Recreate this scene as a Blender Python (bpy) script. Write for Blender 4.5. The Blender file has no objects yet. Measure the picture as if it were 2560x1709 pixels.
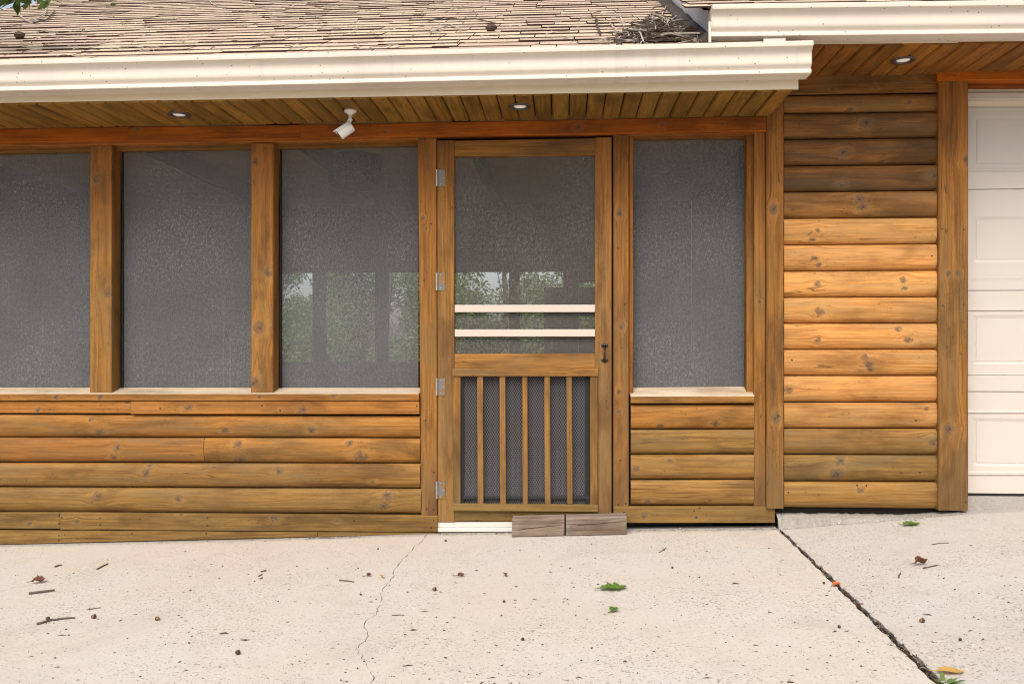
import bpy, bmesh, math, random
from mathutils import Vector, Matrix, Euler
random.seed(11)
R = random.Random(5)
sc = bpy.context.scene
COL = sc.collection

# ------------------------------------------------------------------ camera
FPX, CX, CY = 2180.0, 1280.0, 854.5          # focal length and centre in photo pixels (2560 x 1709)
TANPSI = 0.06
PSI = math.atan(TANPSI)
DIST, HC = 4.57, 0.997
cam_d = bpy.data.cameras.new('camera'); cam = bpy.data.objects.new('camera', cam_d); COL.objects.link(cam)
cam.location = (0, -DIST, HC)
cam.rotation_euler = (math.pi/2, 0, PSI)
cam_d.sensor_width = 36; cam_d.lens = FPX/2560*36; cam_d.clip_end = 2000; cam_d.clip_start = .05
sc.camera = cam
# ------------------------------------------------------------------ light: bright overcast day
SUN_EL, SUN_AZ = math.radians(51), math.radians(-14)     # azimuth from -Y (in front of the house), towards -X
sdir = Vector((math.sin(SUN_AZ)*math.cos(SUN_EL), -math.cos(SUN_AZ)*math.cos(SUN_EL), math.sin(SUN_EL)))
w = bpy.data.worlds.new('World'); sc.world = w; w.use_nodes = True
nt = w.node_tree; nt.nodes.clear()
sky = nt.nodes.new('ShaderNodeTexSky'); sky.sky_type = 'NISHITA'; sky.sun_disc = False
sky.sun_elevation = SUN_EL; sky.sun_rotation = math.pi - SUN_AZ
sky.air_density = 1.0; sky.dust_density = 4.0; sky.ozone_density = 1.0
hsv = nt.nodes.new('ShaderNodeHueSaturation'); hsv.inputs['Saturation'].default_value = 0.60
bg = nt.nodes.new('ShaderNodeBackground'); bg.inputs[1].default_value = 0.15
wo = nt.nodes.new('ShaderNodeOutputWorld')
nt.links.new(sky.outputs[0], hsv.inputs['Color']); nt.links.new(hsv.outputs[0], bg.inputs[0]); nt.links.new(bg.outputs[0], wo.inputs[0])
sl = bpy.data.lights.new('sun', 'SUN'); sl.energy = 1.5; sl.angle = math.radians(45); sl.color = (1, .94, .84)
so = bpy.data.objects.new('sun', sl); COL.objects.link(so); so.location = (0, -10, 12)
so.rotation_euler = (-sdir).to_track_quat('-Z', 'Y').to_euler()
vs = sc.view_settings; vs.view_transform = 'Standard'; vs.look = 'None'; vs.gamma = 1; vs.use_curve_mapping = False
vs.exposure = 0.67
try:
    sc.cycles.filter_width = 1.15; sc.cycles.use_denoising = True; sc.cycles.denoiser = 'OPENIMAGEDENOISE'; sc.cycles.denoising_input_passes = 'RGB_ALBEDO_NORMAL'; sc.cycles.denoising_prefilter = 'NONE'; sc.cycles.use_adaptive_sampling = False; sc.cycles.transparent_max_bounces = 16; sc.cycles.max_bounces = 8; sc.cycles.diffuse_bounces = 5
except Exception: pass

# ------------------------------------------------------------------ pixel -> place
def ray(px, py):
    a, b = (px-CX)/FPX, (CY-py)/FPX
    return Vector((-math.sin(PSI)+a*math.cos(PSI), math.cos(PSI)+a*math.sin(PSI), b))
def W(px, py, Y=0.0):
    d = ray(px, py); t = (Y+DIST)/d.y
    return Vector((d.x*t, Y, HC+d.z*t))
def WX(px, Y=0.0): return W(px, CY, Y).x
def on_plane(px, py, p, n):
    o = Vector((0, -DIST, HC)); d = ray(px, py)
    return o + d*((p-o).dot(n)/d.dot(n))
_gp = sorted((W(x, y, Y).x, W(x, y, Y).z) for x, y, Y in
      [(-400, 1373, -.03), (0, 1364, -.03), (620, 1350, -.03), (1094, 1335, -.03), (1285, 1341, -.11), (1562, 1335, -.11), (1937, 1322, -.03), (2080, 1309, -.03), (2250, 1296, -.03), (2420, 1280, -.03), (2600, 1274, -.03)])
def zg(x, y=0):
    g = _gp
    if x <= g[0][0]: z = g[0][1]
    elif x >= g[-1][0]: z = g[-1][1]
    else:
        for (a, za), (b, zb) in zip(g, g[1:]):
            if a <= x <= b: z = za+(zb-za)*(x-a)/(b-a); break
    return z
def G(px, py):
    d = ray(px, py); z = 0
    for _ in range(12):
        t = (z-HC)/d.z; x = d.x*t; z = zg(x)
    return Vector((x, -DIST+d.y*t, z))

# ------------------------------------------------------------------ node helpers
class NT:
    def __init__(s, tree): s.t = tree; s.x = 0
    def n(s, typ, **kw):
        nd = s.t.nodes.new(typ)
        for k, v in kw.items(): setattr(nd, k, v)
        return nd
    def put(s, sock, v):
        if hasattr(v, 'is_linked') or isinstance(v, bpy.types.NodeSocket): s.t.links.new(v, sock)
        elif v is not None:
            if isinstance(v, tuple) and len(v) == 3 and sock.type == 'RGBA': v = v+(1,)
            sock.default_value = v
    def m(s, op, a, b=None, c=None, clamp=False):
        nd = s.n('ShaderNodeMath', operation=op, use_clamp=clamp)
        for i, v in enumerate((a, b, c)):
            if v is not None: s.put(nd.inputs[i], v)
        return nd.outputs[0]
    def vec(s, x, y, z):
        nd = s.n('ShaderNodeCombineXYZ')
        for i, v in enumerate((x, y, z)): s.put(nd.inputs[i], v)
        return nd.outputs[0]
    def noise(s, v, scale=1, detail=2, rough=.5, dist=0):
        nd = s.n('ShaderNodeTexNoise'); s.put(nd.inputs['Vector'], v)
        nd.inputs['Scale'].default_value = scale; nd.inputs['Detail'].default_value = detail
        nd.inputs['Roughness'].default_value = rough; nd.inputs['Distortion'].default_value = dist
        return nd.outputs[0]
    def vor(s, v, scale=1, feature='F1', rnd=1.0):
        nd = s.n('ShaderNodeTexVoronoi', feature=feature); s.put(nd.inputs['Vector'], v)
        nd.inputs['Scale'].default_value = scale; nd.inputs['Randomness'].default_value = rnd
        return nd
    def step(s, v, a, b):
        nd = s.n('ShaderNodeMapRange', interpolation_type='SMOOTHSTEP'); s.put(nd.inputs[0], v)
        s.put(nd.inputs[1], a); s.put(nd.inputs[2], b)
        nd.inputs[3].default_value = 0; nd.inputs[4].default_value = 1
        return nd.outputs[0]
    def mix(s, f, a, b, blend='MIX'):
        nd = s.n('ShaderNodeMix', data_type='RGBA', blend_type=blend)
        s.put(nd.inputs[0], f); s.put(nd.inputs[6], a); s.put(nd.inputs[7], b)
        return nd.outputs[2]
    def bump(s, h, strength=.3, dist=.002):
        nd = s.n('ShaderNodeBump'); nd.inputs['Strength'].default_value = strength; nd.inputs['Distance'].default_value = dist
        s.put(nd.inputs['Height'], h); return nd.outputs[0]
def new_mat(name):
    m = bpy.data.materials.new(name); m.use_nodes = True; t = m.node_tree
    t.nodes.clear(); N = NT(t); o = N.n('ShaderNodeOutputMaterial'); b = N.n('ShaderNodeBsdfPrincipled')
    t.links.new(b.outputs[0], o.inputs[0]); N.b = b; N.o = o
    return m, N
def finish(N, col, rough=.6, nrm=None, spec=.3, metal=0):
    N.put(N.b.inputs['Base Color'], col); N.put(N.b.inputs['Roughness'], rough)
    N.b.inputs['Specular IOR Level'].default_value = spec; N.b.inputs['Metallic'].default_value = metal
    if nrm is not None: N.put(N.b.inputs['Normal'], nrm)

# ---- wood group
def make_wood_group():
    g = bpy.data.node_groups.new('stained_wood', 'ShaderNodeTree')
    I = g.interface
    def inp(n, t, d):
        s = I.new_socket(n, in_out='INPUT', socket_type=t); s.default_value = d
    inp('Seed', 'NodeSocketFloat', 0.)
    for n, d in (('Light', (.45, .25, .09, 1)), ('Dark', (.25, .11, .03, 1)), ('Worn', (.25, .2, .12, 1))): inp(n, 'NodeSocketColor', d)
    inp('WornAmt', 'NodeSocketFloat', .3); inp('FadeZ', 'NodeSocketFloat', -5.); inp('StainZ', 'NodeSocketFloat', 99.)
    for k in range(4): inp('K%d' % k, 'NodeSocketVector', (0, 0, 0))
    I.new_socket('Color', in_out='OUTPUT', socket_type='NodeSocketColor')
    I.new_socket('Height', in_out='OUTPUT', socket_type='NodeSocketFloat')
    N = NT(g); gi = N.n('NodeGroupInput'); go = N.n('NodeGroupOutput')
    uv = N.n('ShaderNodeUVMap', uv_map='grain'); sp = N.n('ShaderNodeSeparateXYZ'); g.links.new(uv.outputs[0], sp.inputs[0])
    u, v = sp.outputs[0], sp.outputs[1]; seed = gi.outputs['Seed']
    vw = v; kmask = None; kring = None; khalo = None
    for k in range(4):
        ks = N.n('ShaderNodeSeparateXYZ'); g.links.new(gi.outputs['K%d' % k], ks.inputs[0])
        wob = N.m('MULTIPLY', N.m('SUBTRACT', N.noise(N.vec(N.m('MULTIPLY', u, 48), N.m('MULTIPLY', v, 60), N.m('ADD', seed, k*9)), 1, 2), .5), N.m('MULTIPLY', ks.outputs[2], 2.2))
        du = N.m('ADD', N.m('SUBTRACT', u, ks.outputs[0]), wob); dv = N.m('SUBTRACT', v, ks.outputs[1])
        r = N.m('MAXIMUM', ks.outputs[2], .0002)
        d2 = N.m('DIVIDE', N.m('ADD', N.m('POWER', N.m('MULTIPLY', du, .8), 2), N.m('POWER', N.m('ADD', dv, wob), 2)), N.m('MULTIPLY', r, r))
        infl = N.m('DIVIDE', 1, N.m('ADD', 1, N.m('MULTIPLY', d2, N.m('MULTIPLY', d2, .06))))
        vw = N.m('SUBTRACT', vw, N.m('MULTIPLY', N.m('MULTIPLY', dv, infl), .75))
        d = N.m('SQRT', d2)
        mk = N.m('MULTIPLY', N.step(d, 1.1, .6), N.step(N.noise(N.vec(N.m('MULTIPLY', u, 70), N.m('MULTIPLY', v, 130), N.m('ADD', seed, k*5)), 1, 2), .22, .46)); ha = N.step(d, 2.6, .9)
        rg = N.m('MULTIPLY', N.m('ADD', N.m('SINE', N.m('MULTIPLY', d, 8.5)), 1), N.m('MULTIPLY', mk, .5))
        kmask = mk if kmask is None else N.m('MAXIMUM', kmask, mk)
        kring = rg if kring is None else N.m('MAXIMUM', kring, rg)
        khalo = ha if khalo is None else N.m('MAXIMUM', khalo, ha)
    warp = N.noise(N.vec(N.m('MULTIPLY', u, 1.1), N.m('MULTIPLY', vw, 7), seed), 1, 3, .55)
    ph = N.m('ADD', N.m('MULTIPLY', vw, 330), N.m('MULTIPLY', warp, 26))
    rings = N.m('MULTIPLY', N.m('ADD', N.m('SINE', ph), 1), .5)
    ringamp = N.step(N.noise(N.vec(N.m('MULTIPLY', u, .7), N.m('MULTIPLY', v, 9), N.m('ADD', seed, 3)), 1, 1), .35, .7)
    rings = N.m('MULTIPLY', N.m('POWER', rings, 2), ringamp)
    str1 = N.noise(N.vec(N.m('MULTIPLY', u, 1.6), N.m('MULTIPLY', vw, 48), N.m('ADD', seed, 7)), 1, 3, .6)
    fine = N.noise(N.vec(N.m('MULTIPLY', u, 5), N.m('MULTIPLY', vw, 150), seed), 1, 3, .65)
    f = N.m('ADD', N.m('MULTIPLY', rings, .34), N.m('ADD', N.m('MULTIPLY', N.step(str1, .28, .78), .62), N.m('MULTIPLY', N.m('SUBTRACT', fine, .50), 2.0)), clamp=True)
    col = N.mix(f, gi.outputs['Light'], gi.outputs['Dark'])
    # sun-bleached / grey weathering in patches drawn out along the grain
    bl = N.noise(N.vec(N.m('MULTIPLY', u, 1.7), N.m('MULTIPLY', v, 11), N.m('ADD', seed, 21)), 1, 4, .62, .4)
    geo = N.n('ShaderNodeNewGeometry'); gs = N.n('ShaderNodeSeparateXYZ'); g.links.new(geo.outputs['Position'], gs.inputs[0])
    zf = N.step(N.m('ADD', gs.outputs[2], N.m('MULTIPLY', N.m('SUBTRACT', bl, .5), .9)), N.m('ADD', gi.outputs['FadeZ'], .22), N.m('SUBTRACT', gi.outputs['FadeZ'], .22))
    wa = N.m('MAXIMUM', N.m('MULTIPLY', N.step(bl, .38, .68), gi.outputs['WornAmt']), N.m('MULTIPLY', zf, .75))
    worn = N.mix(N.m('MULTIPLY', f, .7), gi.outputs['Worn'], N.mix(.5, gi.outputs['Worn'], gi.outputs['Dark']))
    col = N.mix(wa, col, worn)
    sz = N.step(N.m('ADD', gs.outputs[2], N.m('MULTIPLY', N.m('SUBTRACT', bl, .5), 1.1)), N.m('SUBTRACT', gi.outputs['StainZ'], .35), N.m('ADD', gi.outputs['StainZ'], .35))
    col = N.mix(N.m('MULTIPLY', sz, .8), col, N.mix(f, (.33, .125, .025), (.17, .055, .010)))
    # uneven soaking of the stain, and long drying checks
    mo = N.noise(N.vec(N.m('MULTIPLY', u, 2.4), N.m('MULTIPLY', v, 8), N.m('ADD', seed, 60)), 1, 5, .62, .3)
    col = N.mix(N.m('MULTIPLY', N.step(mo, .44, .70), .72), col, N.mix(.5, gi.outputs['Dark'], (.055, .032, .014)))
    ck = N.m('ABSOLUTE', N.m('SUBTRACT', N.noise(N.vec(N.m('MULTIPLY', u, 1.0), N.m('MULTIPLY', vw, 17), N.m('ADD', seed, 80)), 1, 2, .5), .5))
    cg = N.step(N.noise(N.vec(N.m('MULTIPLY', u, 2.2), N.m('MULTIPLY', v, 10), N.m('ADD', seed, 90)), 1, 1), .57, .66)
    chk = N.m('MULTIPLY', N.step(ck, .007, .002), cg)
    col = N.mix(N.m('MULTIPLY', chk, .6), col, (.035, .02, .01))
    # mildew pepper, in clusters
    pe = N.step(N.noise(N.vec(N.m('MULTIPLY', u, 60), N.m('MULTIPLY', v, 120), seed), 1, 2), .60, .70)
    pc = N.step(N.noise(N.vec(N.m('MULTIPLY', u, 4), N.m('MULTIPLY', v, 13), N.m('ADD', seed, 40)), 1, 2), .5, .66)
    col = N.mix(N.m('MULTIPLY', N.m('MULTIPLY', pe, pc), .6), col, (.05, .035, .02))
    # halo and knots
    col = N.mix(N.m('MULTIPLY', khalo, .12), col, N.mix(.5, gi.outputs['Light'], (.62, .36, .13)))
    kc = N.mix(kring, (.125, .088, .062), (.028, .021, .018))
    col = N.mix(N.m('MULTIPLY', kmask, .70), col, kc)
    g.links.new(col, go.inputs['Color'])
    h = N.m('SUBTRACT', N.m('MULTIPLY', N.m('ADD', fine, str1), .5), N.m('ADD', N.m('MULTIPLY', rings, .3), N.m('MULTIPLY', kmask, .25)))
    g.links.new(h, go.inputs['Height'])
    return g
WG = make_wood_group()
PRE = {  # light, dark, worn, worn amount
 'siding': ((.46, .200, .042), (.215, .078, .014), (.195, .125, .050), .85),
 'siding_pale': ((.56, .275, .082), (.30, .118, .026), (.30, .195, .085), .6),
 'siding_olive': ((.275, .148, .040), (.120, .053, .013), (.160, .106, .046), .75),
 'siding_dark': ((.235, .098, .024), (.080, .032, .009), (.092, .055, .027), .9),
 'siding_brown': ((.310, .134, .033), (.140, .052, .011), (.150, .094, .040), .7),
 'trim': ((.330, .145, .030), (.125, .047, .009), (.150, .102, .045), .6),
 'trim_red': ((.36, .128, .021), (.17, .050, .008), (.18, .088, .027), .35),
 'door': ((.345, .165, .040), (.140, .058, .013), (.165, .115, .053), .65),
 'header': ((.44, .115, .009), (.20, .043, .004), (.17, .053, .008), .55),
 'soffit': ((.33, .165, .030), (.120, .054, .010), (.195, .120, .026), .85),
 'soffit_red': ((.36, .140, .024), (.13, .046, .008), (.20, .102, .027), .65),
 'olive': ((.255, .148, .041), (.110, .055, .015), (.145, .102, .043), .65),
 'grey': ((.27, .205, .155), (.115, .080, .058), (.27, .22, .18), .6),
 'sill': ((.56, .475, .36), (.44, .34, .22), (.52, .45, .37), .5),
 'interior': ((.13, .085, .05), (.07, .045, .025), (.10, .075, .05), .5),
}
_wm = 0
def wood(preset, knots=(), fade=None, stain=None, seed=None, worn=None, tint=1.0, bump=.5, rough=.66, spec=.16):
    global _wm
    _wm += 1
    L, D, Wn, a = PRE[preset]
    m, N = new_mat('wood_%s_%d' % (preset, _wm)); g = N.n('ShaderNodeGroup', node_tree=WG) if False else N.t.nodes.new('ShaderNodeGroup')
    g.node_tree = WG
    j = tint*R.uniform(.93, 1.06); hq = R.uniform(-.05, .05)
    def c(q): return (q[0]*j*(1+hq*.4), q[1]*j*(1-hq*.5), q[2]*j*(1-hq), 1)
    g.inputs['Seed'].default_value = R.uniform(0, 90) if seed is None else seed
    g.inputs['Light'].default_value = c(L); g.inputs['Dark'].default_value = c(D); g.inputs['Worn'].default_value = c(Wn)
    g.inputs['WornAmt'].default_value = a if worn is None else worn
    if fade is not None: g.inputs['FadeZ'].default_value = fade
    if stain is not None: g.inputs['StainZ'].default_value = stain
    for k, q in enumerate(knots[:4]): g.inputs['K%d' % k].default_value = q
    finish(N, g.outputs['Color'], rough, N.bump(g.outputs['Height'], bump, .0025), spec)
    return m

# ---- plain materials
def mk_paint(name, col, dirt=.25, rough=.45, specks=0., streak=0.):
    m, N = new_mat(name); g = N.n('ShaderNodeNewGeometry').outputs['Position']
    big = N.noise(g, 1.7, 4, .6); c = N.mix(N.m('MULTIPLY', N.step(big, .42, .75), dirt), col, tuple(q*.72 for q in (col[0], col[1]*.97, col[2]*.9)))
    sm = N.noise(g, 38, 3, .6); c = N.mix(N.m('MULTIPLY', N.step(sm, .5, .8), dirt*.5), c, tuple(q*.7 for q in col))
    if specks:
        v = N.vor(g, 26); d = N.step(v.outputs['Distance'], .11, .07)
        gate = N.m('GREATER_THAN', N.noise(v.outputs['Position'], 7, 1), 1-specks)
        c = N.mix(N.m('MULTIPLY', N.m('MULTIPLY', d, gate), .8), c, (.10, .075, .05))
    if streak:
        sp = N.n('ShaderNodeSeparateXYZ'); N.put(sp.inputs[0], g)
        st = N.noise(N.vec(N.m('MULTIPLY', sp.outputs[0], 9), 0, N.m('MULTIPLY', sp.outputs[2], 1.2)), 1, 3, .6)
        c = N.mix(N.m('MULTIPLY', N.step(st, .55, .8), streak), c, (.42, .36, .27))
    finish(N, c, rough, N.bump(N.noise(g, 20, 2), .06, .003), .4); return m
M_GUT = mk_paint('gutter_cream_paint', (.64, .56, .475), .26, .42, .62, .5)
M_FASC = mk_paint('fascia_cream_paint', (.70, .60, .455), .15, .5, .2)
M_GDOOR = mk_paint('garage_door_paint', (.54, .48, .42), .10, .5, .12)
M_WHITE = mk_paint('white_threshold_paint', (.58, .555, .505), .2, .5, .25)
M_BAR = mk_paint('push_bar_paint', (.55, .465, .40), .08, .45)
M_RAKE = mk_paint('rake_board_paint', (.52, .51, .53), .15, .5)
M_CAM = mk_paint('camera_white_plastic', (.78, .75, .70), .05, .35)
def mk_plain(name, col, rough=.6, spec=.3, metal=0, var=.3, sc_=12):
    m, N = new_mat(name); g = N.n('ShaderNodeNewGeometry').outputs['Position']
    n = N.noise(g, sc_, 4, .6); c = N.mix(N.m('MULTIPLY', N.step(n, .3, .75), var), col, tuple(q*.45 for q in col))
    finish(N, c, rough, N.bump(n, .2, .002), spec, metal); return m
M_BLACK = mk_plain('black_iron', (.025, .025, .028), .4, .5, .3)
M_GALV = mk_plain('galvanised_steel', (.42, .41, .40), .5, .5, .7, .5, 60)
M_DARK = mk_plain('dark_cavity_soil', (.03, .024, .018), .95, .1)
M_LAMPRING = mk_plain('bronze_trim_ring', (.10, .075, .065), .4, .5, .3)
M_SHADE = mk_plain('dark_lamp_shade', (.012, .010, .009), .8, .2)
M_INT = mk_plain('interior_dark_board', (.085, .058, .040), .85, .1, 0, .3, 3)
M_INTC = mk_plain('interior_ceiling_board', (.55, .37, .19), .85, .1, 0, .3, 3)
M_FLOOR = mk_plain('porch_floor_paint', (.16, .16, .17), .6, .3)
def mk_rust():
    m, N = new_mat('hinge_steel_with_rust'); g = N.n('ShaderNodeNewGeometry').outputs['Position']
    n = N.step(N.noise(g, 34, 3), .48, .6)
    finish(N, N.mix(n, (.16, .155, .145), (.24, .13, .05)), .55, N.bump(N.noise(g, 120, 2), .15, .001), .4, .35); return m
M_HINGE = mk_rust()
def mk_lens():
    m, N = new_mat('frosted_lamp_lens'); finish(N, (.85, .83, .78), .3, None, .5)
    N.b.inputs['Emission Color'].default_value = (1, .93, .82, 1); N.b.inputs['Emission Strength'].default_value = .12; return m
M_LENS = mk_lens()

# ---- insect screen: partly clear woven mesh with dust
def mk_screen(name, opaq=.55, col=(.212, .210, .214), diamonds=False):
    m = bpy.data.materials.new(name); m.use_nodes = True; N = NT(m.node_tree); m.node_tree.nodes.clear()
    g = N.n('ShaderNodeNewGeometry').outputs['Position']; sp = N.n('ShaderNodeSeparateXYZ'); N.put(sp.inputs[0], g)
    x, z = sp.outputs[0], sp.outputs[2]
    sn = N.noise(N.vec(N.m('MULTIPLY', x, 85), 0, N.m('MULTIPLY', z, 55)), 1, 3, .75)
    du = N.step(sn, .38, .80)
    bl = N.step(N.noise(N.vec(N.m('MULTIPLY', x, 2.6), 3, N.m('MULTIPLY', z, 2.2)), 1, 3, .55), .25, .75)
    st = N.step(N.noise(N.vec(N.m('MULTIPLY', x, 42), 9, N.m('MULTIPLY', z, .55)), 1, 2, .5), .66, .80)
    wv = N.noise(N.vec(N.m('MULTIPLY', x, 260), 0, N.m('MULTIPLY', z, 7)), 1, 1)
    wh = N.noise(N.vec(N.m('MULTIPLY', x, 7), 0, N.m('MULTIPLY', z, 260)), 1, 1)
    weave = N.m('MULTIPLY', N.m('SUBTRACT', N.m('ADD', wv, wh), 1), .14)
    dust = N.m('ADD', N.m('MULTIPLY', N.m('MULTIPLY', du, N.m('ADD', .14, bl)), .62), N.m('MULTIPLY', st, .28), clamp=True)
    c = N.mix(dust, col, (.36, .365, .38))
    fac = N.m('ADD', N.m('ADD', opaq, weave), N.m('MULTIPLY', dust, .30), clamp=True)
    if diamonds:
        a = N.m('ADD', N.m('MULTIPLY', x, 78), N.m('MULTIPLY', z, 46)); b = N.m('SUBTRACT', N.m('MULTIPLY', x, 78), N.m('MULTIPLY', z, 46))
        e = N.m('MINIMUM', N.m('ABSOLUTE', N.m('SUBTRACT', N.m('FRACT', a), .5)), N.m('ABSOLUTE', N.m('SUBTRACT', N.m('FRACT', b), .5)))
        wire = N.step(e, .17, .10); c = N.mix(wire, col, (.13, .12, .12)); fac = N.m('MAXIMUM', N.m('MULTIPLY', wire, .9), opaq)
    d = N.n('ShaderNodeBsdfDiffuse'); N.put(d.inputs[0], c); t = N.n('ShaderNodeBsdfTransparent')
    mx = N.n('ShaderNodeMixShader'); N.put(mx.inputs[0], fac); m.node_tree.links.new(t.outputs[0], mx.inputs[1]); m.node_tree.links.new(d.outputs[0], mx.inputs[2])
    o = N.n('ShaderNodeOutputMaterial'); m.node_tree.links.new(mx.outputs[0], o.inputs[0]); return m
M_SCR = mk_screen('insect_screen', .42)
M_SCRD = mk_screen('door_insect_screen', .33, (.195, .180, .160))
M_SCRL = mk_screen('expanded_metal_grille', .5, (.04, .037, .042), True)

# ---- concrete
def mk_concrete(name, warm, cool, dark=1.0):
    m, N = new_mat(name); g = N.n('ShaderNodeNewGeometry').outputs['Position']
    big = N.step(N.noise(g, .9, 4, .6), .35, .68); c = N.mix(big, warm, cool)
    mid = N.step(N.noise(g, 5.5, 4, .65), .48, .75); c = N.mix(N.m('MULTIPLY', mid, .35), c, tuple(q*.80 for q in warm))
    sn_ = N.step(N.noise(g, 1.6, 5, .7, .6), .52, .72); c = N.mix(N.m('MULTIPLY', sn_, .30), c, (.33, .285, .235))
    ps = N.n('ShaderNodeSeparateXYZ'); N.put(ps.inputs[0], g)
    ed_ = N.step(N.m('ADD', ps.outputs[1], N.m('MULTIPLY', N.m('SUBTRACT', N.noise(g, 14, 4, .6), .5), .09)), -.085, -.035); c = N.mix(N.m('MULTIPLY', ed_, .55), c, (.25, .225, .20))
    wear = N.m('ADD', .35, N.m('MULTIPLY', N.step(N.noise(g, 2.1, 3, .6), .38, .66), .65))
    s1 = N.step(N.noise(g, 100, 2, .65), .55, .66); c = N.mix(N.m('MULTIPLY', N.m('MULTIPLY', s1, wear), (.8*dark)), c, (.17, .14, .11))
    lt = N.step(N.noise(g, 58, 2, .65), .56, .68); c = N.mix(N.m('MULTIPLY', N.m('MULTIPLY', lt, wear), .45), c, (.60, .55, .49))
    v = N.vor(g, 48); sp = N.step(v.outputs['Distance'], .22, .12); gt = N.m('GREATER_THAN', N.noise(v.outputs['Position'], 30, 0), .60)
    c = N.mix(N.m('MULTIPLY', N.m('MULTIPLY', sp, gt), N.m('MULTIPLY', wear, .75)), c, (.10, .08, .065))
    h = N.m('SUBTRACT', N.noise(g, 160, 3, .7), N.m('MULTIPLY', N.m('MULTIPLY', sp, gt), .6))
    finish(N, c, .85, N.bump(h, .28, .003), .2); return m
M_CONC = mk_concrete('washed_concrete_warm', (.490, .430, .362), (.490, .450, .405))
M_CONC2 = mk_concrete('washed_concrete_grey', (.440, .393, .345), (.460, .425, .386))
M_MORT = mk_concrete('broken_mortar', (.25, .22, .19), (.36, .325, .285), 1.2)
def mk_ground():
    m, N = new_mat('lawn_soil'); g = N.n('ShaderNodeNewGeometry').outputs['Position']
    n = N.noise(g, 3, 5, .65); c = N.mix(N.step(n, .4, .62), (.055, .085, .028), (.12, .095, .06)); finish(N, c, .95, N.bump(N.noise(g, 30, 4), .5, .02), .1); return m
M_GROUND = mk_ground()
def mk_shingle(name, col):
    m, N = new_mat(name); g = N.n('ShaderNodeNewGeometry').outputs['Position']; oi = N.n('ShaderNodeObjectInfo').outputs['Random']
    c = N.mix(N.m('MULTIPLY', oi, .12), col, tuple(q*.6 for q in col))
    c = N.mix(N.step(N.noise(g, 260, 2, .6), .5, .75), c, tuple(q*.45 for q in col))
    c = N.mix(N.m('MULTIPLY', N.step(N.noise(g, 4, 4, .6), .5, .75), .35), c, (.14, .10, .075))
    finish(N, c, .9, N.bump(N.noise(g, 300, 2), .35, .002), .15); return m
M_SH = [mk_shingle('shingle_granule_%d' % i, c) for i, c in enumerate([(.53, .42, .30), (.53, .40, .295), (.48, .35, .265), (.52, .415, .295), (.43, .32, .24), (.54, .40, .31)])]
M_SHE = mk_plain('shingle_asphalt_edge', (.055, .030, .022), .9, .1)
M_FLASH = mk_plain('dark_flashing', (.075, .062, .055), .8, .2, 0, .6, 40)
def mk_leafm(name, col, trans=.3, var=.5):
    m, N = new_mat(name); g = N.n('ShaderNodeNewGeometry'); n = N.noise(g.outputs['Position'], 9, 3)
    c = N.mix(N.m('MULTIPLY', N.step(n, .3, .7), var), col, (col[0]*.45, col[1]*.5, col[2]*.4))
    finish(N, c, .55, None, .3)
    tl = N.n('ShaderNodeBsdfTranslucent'); N.put(tl.inputs[0], (col[0]*1.3, col[1]*1.4, col[2]))
    mx = N.n('ShaderNodeMixShader'); mx.inputs[0].default_value = trans
    m.node_tree.links.new(N.b.outputs[0], mx.inputs[1]); m.node_tree.links.new(tl.outputs[0], mx.inputs[2]); m.node_tree.links.new(mx.outputs[0], N.o.inputs[0]); return m
M_LF = [mk_leafm('leaf_green_%d' % i, c) for i, c in enumerate([(.10, .165, .04), (.14, .20, .06), (.07, .125, .035)])]
M_OAK = mk_leafm('fresh_green_leaf', (.10, .19, .03), .2, .4)
M_YEL = mk_leafm('dry_yellow_leaf', (.46, .27, .07), .2, .4)
M_BRN = mk_leafm('dead_brown_leaf', (.13, .045, .025), .1, .5)
M_BARK = mk_plain('twig_bark', (.13, .10, .08), .85, .15, 0, .6, 60)
M_BARKL = mk_plain('bleached_twig', (.42, .37, .31), .85, .15, 0, .5, 60)
M_TRUNK = mk_plain('tree_bark', (.09, .07, .055), .9, .1, 0, .6, 14)
M_NUT = mk_plain('acorn_shell', (.20, .10, .045), .5, .4)
M_NUTD = mk_plain('dark_seed', (.06, .035, .022), .6, .3)

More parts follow.
